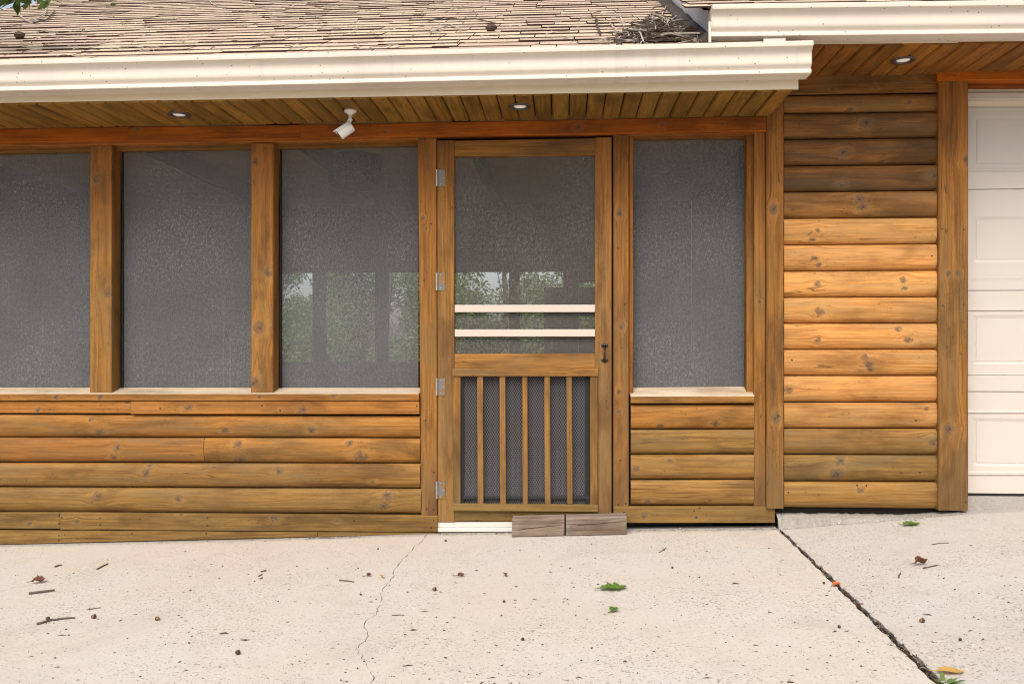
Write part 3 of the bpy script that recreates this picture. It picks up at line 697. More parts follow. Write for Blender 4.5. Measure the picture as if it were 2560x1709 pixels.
# lower guard: frame, five balusters, grille behind
hboard(door, 'guard_rail', 1131, 1495, 920.5, 920.5, 940.5, 940.5, YD-.026, .028, 'door', tint=1.02, worn=.7, c=.003)
hboard(door, 'guard_rail', 1132, 1494.5, 1258.5, 1261.5, 1277, 1279.5, YD-.022, .024, 'olive', tint=1.0, c=.003)
vboard(door, 'guard_stile', 1131.5, 1151.5, 941, 1258, YD-.018, .020, 'door', worn=.9, tint=.82, c=.003)
vboard(door, 'guard_stile', 1475, 1494.5, 941, 1261, YD-.018, .020, 'door', worn=.9, tint=.85, c=.003)
for xl, xr in ((1192.6, 1207.4), (1248.4, 1263.4), (1305, 1318.6), (1360.6, 1375), (1416, 1430)):
    vboard(door, 'baluster', xl, xr-.2, 941, 1259.5, YD-.017, .017, 'door', tint=R.uniform(.85, 1.05), fade=.25, xlb=xl+1.6, xrb=xr+1.6, c=.003)
screen(door, 1140, 1487, 925, 925, 1268, 1268, YD+.020, M_SCRL, 'guard_grille')
hboard(door, 'grille_bar', 1152, 1475, 1240, 1240, 1247, 1247, YD+.004, .012, mat=M_BLACK, c=.001)
vboard(door, 'grille_bar', 1152.5, 1159, 944, 1258, YD+.005, .012, mat=M_BLACK, c=.001)
vboard(door, 'grille_bar', 1463, 1474, 944, 1258, YD+.005, .012, mat=M_SPL, c=.001)
quadmesh('back_panel', [W(1140, 1268, .035), W(1487, 1268, .035), W(1487, 1245, .035), W(1140, 1245, .035)], door, M_INT)
for yt, yb in ((424, 466), (682, 725.5), (945, 988), (1202.6, 1245.5)):
    h = vboard(door, 'hinge', 1095.5, 1112.5, yt, yb, YD-.0035, .003, mat=M_HINGE, c=.001)
    bm = bmesh.new()
    p = W(1091.8, yb, YD-.005); q = W(1091.8, yt, YD-.005); tube_bm(bm, [p, q], [.0055, .0055], 8)
    for sx, sy in ((.35, .12), (.75, .5), (.35, .88)):
        s = W(1095.5+17*sx, yt+(yb-yt)*sy, YD-.0035); tube_bm(bm, [s, s-Yv*.0012], [.0032, .002], 8)
    bm_obj('hinge_pin', bm, door, M_GALV)
# pull handle
bm = bmesh.new()
for yc in (865, 900):
    p = W(1511.5, yc, YD-.001)
    for dx, dz in ((-.010, .004), (.010, .004), (0, -.004 if yc < 880 else .010), (0, .002)):
        q = p+Xv*dx+Z*(dz if yc < 880 else -dz+.004); tube_bm(bm, [q, q-Yv*.004], [.0085, .007], 10)
pts = [W(1511.5, 867, YD), W(1511.5, 871, YD-.03), W(1511.5, 876, YD-.040), W(1511.5, 884, YD-.043), W(1511.5, 891, YD-.040), W(1511.5, 896, YD-.028), W(1511.5, 899, YD)]
tube_bm(bm, pts, [.006, .0055, .005, .006, .005, .0055, .006], 8)
bm_obj('handle', bm, door, M_BLACK, True)
# dark reveal behind the door edges and the white threshold
vboard(porch, 'door_stop', 1091.5, 1094.2, 346, 1300, .03, .05, mat=M_DARK, c=.0005)
vboard(porch, 'door_stop', 1529.6, 1533.2, 338, 1300, .03, .05, mat=M_DARK, c=.0005)
hboard(porch, 'door_stop', 1092, 1533, 343, 337, 352, 345, .035, .05, mat=M_DARK, c=.0005)
th = hboard(porch, 'threshold', 1093.6, 1534, 1304.4, 1303.6, 1318, 1317.6, -.004, .10, mat=M_WHITE, c=.002)
hboard(th, 'threshold_foot', 1093.6, 1534, 1319, 1318.6, 1329, 1328, -.010, .10, mat=M_WHITE, c=.0015)

# ================================================================== GARAGE
gar = thing('garage', 'attached garage end with log siding wall and cream panelled door', 'garage', (1.5, 0, 0))
def gpart(o): return o
YG = -.008
gw = quadmesh('wall', [W(1937, 1300, .05), W(2420, 1290, .05), W(2420, 175, .05), W(1937, 190, .05)], gar, M_DARK, .05)
gw.parent = gar; gw.matrix_parent_inverse = Matrix.Translation((-1.5, 0, 0))
Gb = [(237, 231), (282, 277), (346.5, 342), (413, 409.5), (478.6, 475), (545, 542), (611, 608.5), (677, 674.6), (743, 741), (808, 807.5), (873.3, 873), (939, 939), (1005.5, 1005.5), (1071, 1071.3), (1136.8, 1138), (1203.5, 1205.4), (1270, 1274)]
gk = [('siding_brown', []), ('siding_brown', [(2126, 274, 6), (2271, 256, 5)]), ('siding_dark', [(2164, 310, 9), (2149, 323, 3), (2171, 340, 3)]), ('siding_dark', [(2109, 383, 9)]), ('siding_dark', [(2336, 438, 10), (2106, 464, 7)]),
      ('siding_brown', [(2150, 497, 8), (2158, 520, 8)]), ('siding_pale', [(2045, 576, 5), (2032, 600, 6), (2025, 585, 3)]), ('siding_pale', [(2036, 648, 7), (2047, 664, 5)]), ('siding_pale', [(2044, 712, 6), (2257, 701, 7), (2262, 722, 5)]),
      ('siding_pale', [(2048, 781, 9)]), ('siding_pale', [(2246, 823, 6), (2272, 850, 8), (2045, 852, 6)]), ('siding_pale', [(2163, 893, 6), (2172, 912, 8), (2178, 925, 6)]), ('siding_pale', [(1972, 976, 8)]), ('siding_pale', [(2316, 1022, 4)]),
      ('siding_olive', [(2334, 1108, 9)]), ('siding_olive', [(2102, 1152, 10), (2090, 1190, 13)]), ('siding_olive', [(2152, 1226, 6)])]
prev = (195.5, 187.5)
for i, ((a, b), (pre, kn)) in enumerate(zip(Gb, gk)):
    kwv = dict(worn={14: .95, 15: .8, 16: .4}.get(i), tint={6: 1.12, 7: 1.15, 8: 1.15, 9: 1.1, 10: 1.05, 13: .95, 16: 1.15, 5: 1.15, 2: 1.2, 3: 1.0}.get(i, 1.))  # middle boards lightened in colour to make up for the weaker light there
    if i == 0: o = hboard(gw, 'siding_board', 1960.4, 2344, prev[0]-6, prev[1]-6, a-.5, b-.5, YG-.004, .04, pre, [(2081, 224, 4), (2190, 222, 4)], tint=.95)
    else: o = logb(gw, 1960.4, 2344, prev[0], prev[1], a, b, pre, kn, Y=YG-.008, **kwv)
    prev = (a, b)
GP = [gw]
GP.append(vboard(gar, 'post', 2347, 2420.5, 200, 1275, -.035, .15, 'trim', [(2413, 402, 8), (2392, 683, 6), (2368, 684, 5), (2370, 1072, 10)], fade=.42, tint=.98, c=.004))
GP.append(hboard(gar, 'header_beam', 2343, 2780, 178, 172, 201.5, 197, -.045, .16, 'header', tint=1.15, worn=.3))
GP.append(hboard(gar, 'header_trim', 2420.8, 2780, 200, 198, 219, 216, .02, .06, 'header', worn=.8, tint=.9))
YGD = .075
GP.append(hboard(gar, 'door_stop', 2415, 2780, 216, 214, 230.5, 228, YGD-.02, .02, mat=M_FASC, c=.001))
GP.append(hboard(gar, 'door_stop', 2415, 2780, 230, 228, 250, 248, YGD-.035, .035, mat=M_GDOOR, c=.006))
GP.append(hboard(gar, 'door_stop', 2415, 2780, 250.4, 248.4, 265, 263, YGD-.015, .02, mat=M_FASC, c=.002))
# garage soffit
SGa, SGb = W(1960, 195.5, YG), W(2344, 187.3, YG)
def soffg(x): return SGa.z+(SGb.z-SGa.z)*(x-SGa.x)/(SGb.x-SGa.x)
YFG = -.47
gs_ = quadmesh('soffit', [Vector((Xg, YFG+.02, soffg(Xg)+.03)), Vector((3.4, YFG+.02, soffg(3.4)+.03)), Vector((3.4, .05, soffg(3.4)+.03)), Vector((Xg, .05, soffg(Xg)+.03))], gar, M_DARK); GP.append(gs_)
x = Xg+.002
while x < 3.3:
    x1 = x+.0885; za, zb = soffg(x), soffg(x1); g = .0026; c = .007; t = .018
    def ring(y): return [Vector((x+g+c, y, za)), Vector((x1-g-c, y, zb)), Vector((x1-g, y, zb+c)), Vector((x1-g, y, zb+t)), Vector((x+g, y, za+t)), Vector((x+g, y, za+c))]
    kn = [(R.uniform(.04, .42), R.uniform(.015, .07), R.choice([.006, .009, .013]))] if R.random() < .45 else []
    link('plank', prism(ring(YFG+.004), ring(YG-.008)), gs_, wood('soffit_red', kn, tint=R.uniform(.8, 1.15), worn=R.uniform(.3, .9)))
    x += .0885
gg, gga, ggb = gutter(gar, 1783, 2780, 10.2, -3, YFG-.004, M_GUT); GP.append(gg)
p = W(2292, 3, YFG-.131)
GP.append(hboard(gar, 'fascia', 1800, 2395, 60, 50, 112.5, 106.6, YFG-.001, .012, mat=M_FASC, c=.002))
GP.append(hboard(gar, 'fascia', 2395.4, 2780, 50, 44, 104, 99.8, YFG-.002, .012, mat=M_FASC, c=.002))
# side (rake) wall of the garage above the porch roof
gkx = (ggb.z-gga.z)/(ggb.x-gga.x)
def groof_z(x, y, off=0.): return gga.z+gkx*(x-gga.x)+.012+PITCH*(y-(YFG-.06))+off
pts = []
for y in (YFG-.004, 2.0): pts.append((y, roof_z(Xg, y)-.03, groof_z(Xg, y)-.012))
A = [Vector((Xg, pts[0][0], pts[0][1])), Vector((Xg, pts[1][0], pts[1][1])), Vector((Xg, pts[1][0], pts[1][2])), Vector((Xg, pts[0][0], pts[0][2]))]
GP.append(link('rake_wall', prism(A, [v+Xv*.03 for v in A]), gar, M_RAKE))
# dark step flashing along the joint of roof and wall
fl = [(0, .0), (-.045, .004), (-.04, .018), (-.012, .05), (0, .05)]
A = [Vector((Xg-.002+a, YE+.03, roof_z(Xg, YE+.03)+b)) for a, b in fl]; B = [Vector((Xg-.002+a, 1.9, roof_z(Xg, 1.9)+b)) for a, b in fl]
GP.append(link('step_flashing', prism(A, B, segs=24, jitter=.006), gar, M_FLASH))
# corner flashing strip hanging at the gutter end
GP.append(hboard(gar, 'corner_strip', 1771.5, 1778, 54, 54, 107, 106, YFG-.09, .004, mat=M_GUT, c=.0008))
GP.append(hboard(gar, 'drain_elbow', 1909, 1964, 92, 90, 112, 110, YFG-.09, .06, mat=M_WHITE, c=.012))
rg = roof(gar, Xg-.03, 2.6, groof_z, YFG-.075, .25, 4, back=2.15); GP.append(rg)
# garage door: four sections
sec = [(262, 472.6), (473.4, 725.4), (726.2, 978), (979, 1233)]
pan = [(289, 419, 12), (540.6, 656.5, 10), (787, 911, 10), (1045, 1165, 10)]
gd = _empty('garage_door', (0, 0, 0), gar); GP.append(gd)
xL, xR = 2412, 2790
for (a, b), (pa, pb, bv) in zip(sec, pan):
    X0, X1 = WX(xL, YGD), WX(xR, YGD)+.9; za, zb = W(2490, a, YGD).z, W(2490, b, YGD).z
    bm = bmesh.new()
    px0 = WX(2431, YGD); pw = .50; zc, zd = W(2490, pa, YGD).z, W(2490, pb, YGD).z
    s = bv*.0019; dpt = .005
    xs_ = [X0]; 
    def quad(x0, z0, x1, z1, y=YGD): bm.faces.new([bm.verts.new((x0, y, z0)), bm.verts.new((x1, y, z0)), bm.verts.new((x1, y, z1)), bm.verts.new((x0, y, z1))])
    quad(X0, zb+.001, X1, zd); quad(X0, zc, X1, za-.001)
    x = X0; plates = []
    for k in range(2):
        p0 = px0+k*(pw+.06); p1 = p0+pw; quad(x, zd, p0, zc); x = p1
        o_ = [(p0, zd), (p1, zd), (p1, zc), (p0, zc)]; i_ = [(p0+s, zd+s), (p1-s, zd+s), (p1-s, zc-s), (p0+s, zc-s)]
        for q in range(4):
            r = (q+1) % 4
            bm.faces.new([bm.verts.new((o_[q][0], YGD, o_[q][1])), bm.verts.new((o_[r][0], YGD, o_[r][1])), bm.verts.new((i_[r][0], YGD+dpt, i_[r][1])), bm.verts.new((i_[q][0], YGD+dpt, i_[q][1]))])
        plates.append(i_)
    quad(x, zd, X1, zc)
    for zz, d in ((zb+.001, .03), (za-.001, .03)):   # edges of the section
        bm.faces.new([bm.verts.new((X0, YGD, zz)), bm.verts.new((X1, YGD, zz)), bm.verts.new((X1, YGD+d, zz)), bm.verts.new((X0, YGD+d, zz))])
    bmesh.ops.remove_doubles(bm, verts=bm.verts, dist=.0004)
    s_ = bm_obj('door_section', bm, gd, M_GDOOR)
    for i_ in plates:
        l, r_, b_, t_ = i_[0][0]-.001, i_[1][0]+.001, i_[0][1]-.001, i_[2][1]+.001
        o = boxm('panel', (l, YGD+.0025, b_), (r_, YGD+.02, t_), gd, M_GDOOR, .004)
    # the ledge lines: a thin rib near the upper and the lower edge
for y0, y1, d in ((421, 428.5, .006), (696, 699, .002), (770, 777, .006), (934, 937.5, .004), (1027, 1033, .006), (1178, 1188, .006), (268, 276, .004)):
    hboard(gd, 'rib', 2412, 2780, y0, y0-1, y1, y1-1, YGD-d, .02, mat=M_GDOOR, c=.0035)
hboard(gd, 'bottom_seal', 2412, 2780, 1233, 1233, 1240, 1239.5, YGD+.003, .02, mat=M_SPL, c=.001)
quadmesh('inner_face', [W(2405, 1236, YGD+.03), W(2790, 1236, YGD+.03), W(2790, 255, YGD+.03), W(2405, 255, YGD+.03)], gd, M_DARK)
# foundation under the siding
GP.append(hboard(gar, 'foundation', 1930, 2422, 1268, 1270, 1330, 1325, .045, .05, mat=M_DARK, c=.001))
# raised concrete threshold under the garage door
GP.append(boxm('door_apron', (WX(2410, .06), .03, -.1), (4.2, 1.2, W(2490, 1239.5, YGD).z), gar, M_CONC2))
boxm('side_wall', (WX(2780, .07)+.9, 0, -.1), (WX(2780, .07)+1.0, 2.2, 2.4), gar, M_RAKE); GP.append(bpy.data.objects['side_wall'])
boxm('rear_wall', (WX(1960)+.15, 2.15, -.1), (WX(2780, .07)+.9, 2.2, 2.4), gar, M_INT); GP.append(bpy.data.objects['rear_wall'])
for o in GP: o.matrix_parent_inverse = Matrix.Translation((-1.5, 0, 0))
bpy.context.view_layer.update()

# ---- nail heads
M_NAIL = mk_plain('nail_head', (.05, .035, .03), .6, .4, .4)
nail_me = None
def nail(parent, px, py, Y):
    global nail_me
    if nail_me is None:
        bm = bmesh.new(); tube_bm(bm, [Vector((0, 0, 0)), Vector((0, -.0014, 0))], [.0045, .0036], 8); o = bm_obj('nail', bm, None, M_NAIL); nail_me = o.data; bpy.data.objects.remove(o)
    o = bpy.data.objects.new('nail', nail_me); COL.objects.link(o); o.parent = parent; o.location = W(px, py, Y)
for x, y in ((147, 1287), (147, 1308), (154.5, 1293), (250, 1294), (250, 1311), (519, 1294), (519, 1313), (885, 1300), (680, 1293), (1084, 1300), (1078, 1318), (350, 1296)): nail(wall_l, x, y, -.0165)
for x, y in ((330, 1333), (147, 1338), (147, 1350), (516, 1333)): nail(wall_l, x, y, -.0105)
for x, y in ((1042, 1015), (655, 1014), (701, 1026), (400, 1020)): nail(wall_l, x, y, -.0225)
for x, y in ((1735, 1276), (1741, 1293), (1749, 1269), (1560, 1280)): nail(wall_r, x, y, -.0125)
for x, y in ((1066, 1272), (1084, 1273), (1064, 1050), (1085, 1180), (1060, 700), (1078, 560), (1545, 1260), (1564, 1258), (1551, 1150), (1545, 620), (1562, 760)): nail(porch, x, y, -.0045)
for x, y in ((2356, 572), (2410, 574), (2357, 763), (2410, 762), (2414, 1255)): nail(gw, x, y, -.0355)
for x, y in ((2143, 1212), (2166, 1213), (1971, 1230), (2300, 1180), (2290, 1050), (1980, 900), (2330, 640)): nail(gw, x, y, YG-.0085)

# ================================================================== FIXTURES ON THE SOFFITS
def plane_of(f, y0=0):
    p = Vector((0, 0, f(0))); n = Vector((-(f(1)-f(0)), 0, 1)).normalized(); return p, n
def rec_light(px, py, f, label):
    p, n = plane_of(f); c = on_plane(px, py, p, n)
    t = thing('recessed_light', label, 'light', c-Z*.002, 'recessed soffit lights')
    bm = bmesh.new(); lathe_bm(bm, [(.034, .016), (.038, -.004), (.044, -.0065), (.054, -.005), (.057, .001), (.057, .003), (.034, .017)], n=28); bm_obj('trim_ring', bm, t, M_LAMPRING, True)
    bm = bmesh.new(); lathe_bm(bm, [(.001, -.0045), (.018, -.004), (.029, -.001), (.0335, .006), (.034, .014)], n=24); bm_obj('lens', bm, t, M_LENS, True)
rec_light(448, 286, lambda x: soff_z(x, 0), 'round recessed light in porch soffit left of the white camera')
rec_light(1300, 265.5, lambda x: soff_z(x, 0), 'round recessed light in porch soffit above the screen door')
rec_light(2258, 150, soffg, 'round recessed light in the garage soffit')
# security camera
p, n = plane_of(lambda x: soff_z(x, 0)); c = on_plane(876, 275, p, n)
sc_ = thing('security_camera', 'small white bullet security camera hanging from the porch soffit', 'camera', c)
bm = bmesh.new(); lathe_bm(bm, [(.004, 0), (.030, 0), (.031, -.006), (.029, -.013), (.018, -.017), (.014, -.022), (.012, -.026), (.004, -.027)], n=24); bm_obj('mount_base', bm, sc_, M_CAM, True)
bm = bmesh.new(); k1 = Vector((.002, -.004, -.046)); k2 = Vector((-.010, -.008, -.070))
tube_bm(bm, [Vector((0, 0, -.024)), Vector((.001, -.002, -.036)), k1, k2], [.010, .010, .011, .009], 12); bm_obj('arm', bm, sc_, M_CAM, True)
ax = Vector((-.80, -.15, -.58)).normalized()
rear = k2-ax*.006+Vector((.016, 0, -.016)); q = ax.to_track_quat('Z', 'Y').to_matrix().to_4x4()
Mb = Matrix.Translation(rear) @ q
bm = bmesh.new(); lathe_bm(bm, [(.005, -.002), (.024, 0), (.0265, .004), (.027, .074), (.0255, .078), (.004, .079)], Mb, 24); bm_obj('housing', bm, sc_, M_CAM, True)
bm = bmesh.new(); lathe_bm(bm, [(.004, .0792), (.019, .0793), (.019, .0803), (.004, .0805)], Mb, 20); bm_obj('lens', bm, sc_, M_BLACK, True)
# sun visor: an open shell over the upper side, longer than the body
bm = bmesh.new(); up = (Z-ax*ax.dot(Z)).normalized(); sd = ax.cross(up)
rows = []
for s, l0, l1 in ((0, 0, 0),):
    pass
def vis(r, e):
    out = []
    for k in range(9):
        a = math.radians(-72+18*k); out.append([rear+ax*l+(up*math.cos(a)+sd*math.sin(a))*r for l in (-.002, .094-e*abs(a)*.012)])
    return out
o_, i_ = vis(.0312, 1), vis(.0292, 1)
vo = [[bm.verts.new(v) for v in r] for r in o_]; vi = [[bm.verts.new(v) for v in r] for r in i_]
for k in range(8):
    bm.faces.new((vo[k][0], vo[k+1][0], vo[k+1][1], vo[k][1])); bm.faces.new((vi[k][1], vi[k+1][1], vi[k+1][0], vi[k][0]))
    bm.faces.new((vo[k][1], vo[k+1][1], vi[k+1][1], vi[k][1])); bm.faces.new((vo[k+1][0], vo[k][0], vi[k][0], vi[k+1][0]))
for k in (0, 8): bm.faces.new((vo[k][0], vo[k][1], vi[k][1], vi[k][0]))
bm_obj('visor', bm, sc_, M_CAM, True)
# hanging lamp seen through the third screen
lp = W(888, 425, 1.5)
t = thing('hanging_lamp', 'dark drum shade lamp hanging behind the third screen panel', 'lamp', (lp.x, 1.5, 2.30))
bm = bmesh.new(); zz = lp.z-2.30; lathe_bm(bm, [(.17, zz-.115), (.185, zz-.10), (.20, zz+.09), (.16, zz+.125), (.03, zz+.135)], n=28); bm_obj('shade', bm, t, M_SHADE, True)
bm = bmesh.new(); tube_bm(bm, [Vector((0, 0, zz+.13)), Vector((0, 0, 0))], [.008, .008], 8); lathe_bm(bm, [(.05, -.02), (.05, -.001), (.01, -.0005)], n=16); bm_obj('cord', bm, t, M_SHADE)

# ================================================================== TIMBER STEP BLOCK
Yt = -.125
a0, a1 = W(1280, 1341, Yt), W(1566.5, 1335, Yt); b0, b1 = W(1280, 1297, Yt), W(1566.5, 1290, Yt)
xk = WX(1413, Yt)
m_t = wood('grey', [(1.2, .03, .002)], worn=.6, rough=.85, spec=.1, bump=.8); m_k = M_DARK
def tim_ring(x):
    f = (x-a0.x)/(a1.x-a0.x); zb = max(zg(x), a0.z+(a1.z-a0.z)*f-.002); zt_ = b0.z+(b1.z-b0.z)*f
    return [Vector((x, Yt+b, zb+a)) for a, b in ch_profile(zt_-zb, .095, .004)]
tb = thing('timber_block', 'weathered grey timber with a saw cut lying before the door', 'timber', (xk, Yt, a0.z))
for xa, xb in ((a0.x, xk-.0045), (xk+.0045, a1.x)):
    o = link('timber_length', prism(tim_ring(xa), tim_ring(xb), segs=6, jitter=.0012), tb, wood('grey', [(.32, .045, .02)] if xa > a0.x+.1 else [], worn=.6, rough=.85, spec=.1, bump=.9)); o.matrix_parent_inverse = Matrix.Translation(-tb.location)
o = link('saw_cut', prism([v*1.0+Yv*.012-Z*.004 for v in tim_ring(xk-.0046)], [v+Yv*.012-Z*.004 for v in tim_ring(xk+.0046)]), tb, M_DARK); o.matrix_parent_inverse = Matrix.Translation(-tb.location)
# drying checks in the timber faces
for pts in ([(1285, 1326), (1320, 1320), (1360, 1316), (1408, 1311)], [(1418, 1309), (1450, 1311), (1490, 1309), (1530, 1305), (1565, 1302)]):
    bm = bmesh.new(); P3 = [W(x, y, Yt-.0002) for x, y in pts]; tube_bm(bm, P3, [.0006]+[.0016]*(len(pts)-2)+[.0009], 5)
    o = bm_obj('drying_check', bm, tb, M_DARK); o.matrix_parent_inverse = Matrix.Translation(-tb.location)

# ================================================================== DEBRIS ON THE SLAB
def twig(px, label, rad=.004, mat=None, kinks=.006, forks=0, name='twig', lift=0.):
    P = []
    for i in range(len(px)-1):
        for k in range(3):
            t = k/3; P.append(G(px[i][0]+(px[i+1][0]-px[i][0])*t, px[i][1]+(px[i+1][1]-px[i][1])*t))
    P.append(G(*px[-1])); n = len(P)
    P = [p+Z*(rad*.9+lift)+Vector((0, R.uniform(-kinks, kinks), 0)) for p in P]
    o = P[0].copy(); bm = bmesh.new()
    tube_bm(bm, [p-o for p in P], [rad*(1-.35*i/n)*R.uniform(.85, 1.15) for i in range(n)], 6)
    ob = bm_obj(name, bm, None, mat or M_BARK); ob.location = o
    return tag(ob, label, 'twig', 'twigs on the driveway')
twig([(73, 1485), (137, 1477)], 'thickest straight stick on the slab near the left edge', .0065)
twig([(91, 1562), (130, 1551), (150, 1549), (188, 1545)], 'longest thin knobbly stick below the thick stick at left', .005)
twig([(242, 1424), (258, 1415), (269, 1410)], 'forked short twig on slab right of the brown leaf', .004)
twig([(137, 1418), (146, 1414), (155, 1413)], 'short dark curved twig above the left brown leaf', .004)
twig([(220, 1523), (250, 1520)], 'fine twig between the two left sticks', .0025)
twig([(652, 1430), (664, 1427)], 'upper one of the little bark chips left of the crack', .004)
twig([(647, 1440), (656, 1436)], 'middle one of the little bark chips left of the crack', .003)
twig([(649, 1448), (656, 1444)], 'lower one of the little bark chips left of the crack', .003)
twig([(849, 1451), (866, 1453), (885, 1455)], 'dark twig with a knob at each end just left of the crack', .0035)
twig([(980, 1537), (1010, 1538)], 'hair-thin twig just right of the crack', .002)
twig([(1648, 1381), (1665, 1370)], 'slim slanting twig near the timber block end', .0025)
twig([(2307, 1421), (2328, 1417), (2344, 1413)], 'curved twig beside the curled dark leaf at right', .0035)
twig([(2330, 1361), (2352, 1358), (2372, 1357)], 'thin straight twig below the garage post', .0022)
twig([(2468, 1369), (2490, 1368), (2514, 1365)], 'thin pale twig in front of the garage door', .0018, M_BARKL)
twig([(2246, 1444), (2252, 1432)], 'tiny upright crumb of twig right of the slab joint', .003)
twig([(300, 1551), (305, 1549)], 'very short chip right of the left acorns', .002)
def leafm(L, Wd, lobes, curl, mat, name, px, label, rz, cat='leaf', lift=.004, tilt=0.):
    p = G(*px); bm = bmesh.new(); n = 14; up = []; dn = []; mid = []
    for i in range(n+1):
        t = i/n; w_ = Wd*math.sin(math.pi*min(1, t*1.02+.01))**.7*(1+lobes*math.sin(t*math.pi*7)) + .001
        z = curl*(math.sin(t*5+.6)*.4+t*t)
        mid.append(bm.verts.new((t*L-L/2, 0, z))); up.append(bm.verts.new((t*L-L/2+.006*math.sin(i*2), w_, z+curl*.8*(w_/Wd)))); dn.append(bm.verts.new((t*L-L/2, -w_*.95, z+curl*.6*(w_/Wd))))
    for i in range(n):
        bm.faces.new((mid[i], mid[i+1], up[i+1], up[i])); bm.faces.new((dn[i], dn[i+1], mid[i+1], mid[i]))
    tube_bm(bm, [(-L/2-.02, 0, curl*.2), (-L/2+.01, 0, curl*.3)], [.0015, .0015], 5)
    ob = bm_obj(name, bm, None, mat, False); ob.location = p+Z*lift; ob.rotation_euler = (tilt, 0, rz)
    return tag(ob, label, cat, 'fallen leaves')
leafm(.108, .036, .42, .012, M_OAK, 'leaf', (1533, 1473), 'large bright green lobed oak leaf right of centre on slab', .15)
leafm(.04, .016, .2, .012, M_OAK, 'leaf', (1535, 1529), 'small green leaf scrap below the large green oak leaf', .9)
leafm(.085, .03, .35, .012, M_OAK, 'leaf', (2278, 1313), 'yellow-green lobed leaf below the garage log wall', .1)
leafm(.055, .022, .3, .022, M_BRN, 'leaf', (96, 1457), 'crumpled red-brown leaf above the thick stick at left', .3)
leafm(.07, .022, .3, .026, M_BRN, 'leaf', (2035, 1308), 'crumpled dark brown leaf beside the broken corner', .1)
leafm(.06, .012, .0, .028, M_BRN, 'leaf', (2303, 1413), 'curled dark leaf standing beside the curved twig', .25)
leafm(.03, .009, .0, .012, M_BRN, 'leaf', (1152, 1442), 'small rolled brown leaf right of the crack', .05)
leafm(.028, .009, .0, .01, M_BRN, 'leaf', (1263, 1439), 'small dark folded leaf in the middle of the slab', 1.9)
leafm(.02, .008, .0, .01, M_BRN, 'leaf', (923, 1441), 'tiny curled leaf just left of the crack', .5)
leafm(.02, .008, .0, .01, M_YEL, 'leaf', (955, 1444), 'tiny pale curled leaf touching the crack', 2.1)
leafm(.075, .018, .1, .010, M_YEL, 'leaf', (2376, 1683), 'dry yellow leaf lying beside the green tuft', -.15, lift=.003)
leafm(.035, .014, .1, .01, mk_leafm('orange_leaf', (.60, .14, .05), .2, .2), 'leaf', (2092, 1464), 'small orange leaf scrap in the slab joint', .7)
def nut(px, r, mat, label, cap=True):
    p = G(*px); bm = bmesh.new(); r *= .78 if cap else .62
    M = Matrix.Rotation(1.3, 4, 'X') @ Matrix.Rotation(R.uniform(0, 6), 4, 'Y')
    pr = [(r*.12, -r*1.15), (r*.6, -r*.95), (r*.95, -r*.3), (r, .1*r), (r*.85, r*.55)]
    lathe_bm(bm, pr+[(r*.5, r*.9), (r*.1, r)], M, 10)
    o = bm_obj('acorn', bm, None, mat, True); o.location = p+Z*r*.95
    tag(o, label, 'acorn', 'acorns and seeds on the driveway')
    if cap:
        bm = bmesh.new(); lathe_bm(bm, [(r*1.05, r*.15), (r*1.1, r*.4), (r*.85, r*.9), (r*.15, r*1.15), (r*.1, r*1.4)], M, 10); bm_obj('cap', bm, o, M_NUTD, True)
nut((119, 1549), .009, M_NUT, 'brown acorn touching the longest stick at left')
nut((234, 1545), .011, M_NUT, 'tan acorn right of the longest stick')
nut((394, 1550), .010, M_NUT, 'tan acorn alone in the left half of the slab')
nut((1086, 1476), .010, M_NUT, 'round reddish acorn right of the crack')
nut((595, 1635), .013, M_NUTD, 'dark brown acorn near the bottom left of the slab', False)
nut((1307, 1600), .009, M_NUTD, 'dark seed near the bottom middle of the slab', False)
nut((1260, 1505), .008, M_NUTD, 'small dark seed below the folded dark leaf', False)
nut((2305, 1555), .010, M_NUT, 'brown acorn on the grey slab right of the joint')
nut((2401, 1601), .008, M_NUTD, 'dark seed at the lower right of the grey slab', False)
nut((902, 1487), .007, M_NUTD, 'dark seed left of the crack', False)
nut((945, 1373), .007, M_NUTD, 'dark seed nearest the porch left of the crack', False)
nut((1114, 1353), .009, M_NUTD, 'dark seed in front of the white threshold', False)
nut((2098, 1569), .009, M_NUTD, 'dark seed just left of the slab joint', False)
nut((2060, 1459), .008, M_NUTD, 'dark seed left of the middle of the slab joint', False)
nut((1681, 1420), .008, M_NUTD, 'dark crumb right of the large oak leaf', False)
# fine grit, thinly strewn
bm = bmesh.new()
for k in range(1250):
    px, py = R.uniform(-40, 2600), 1345+365*R.random()**.8
    try: p = G(px, py)
    except Exception: continue
    if p.y > -.06: continue
    r = R.choice([.0012, .0016, .002, .002, .003, .0042])*R.uniform(.7, 1.2); q = [bm.verts.new(p+Vector((R.uniform(-1, 1)*r*(2 if k % 6 else 6), R.uniform(-1, 1)*r*1.6, .0))) for _ in range(3)]; tpv = bm.verts.new(p+Z*r*1.1)
    for a in range(3):
        bm.faces.new((q[a], q[(a+1) % 3], tpv))
tag(bm_obj('grit', bm, None, M_NUTD), 'fine dark grit strewn over the concrete', 'grit', kind='stuff')
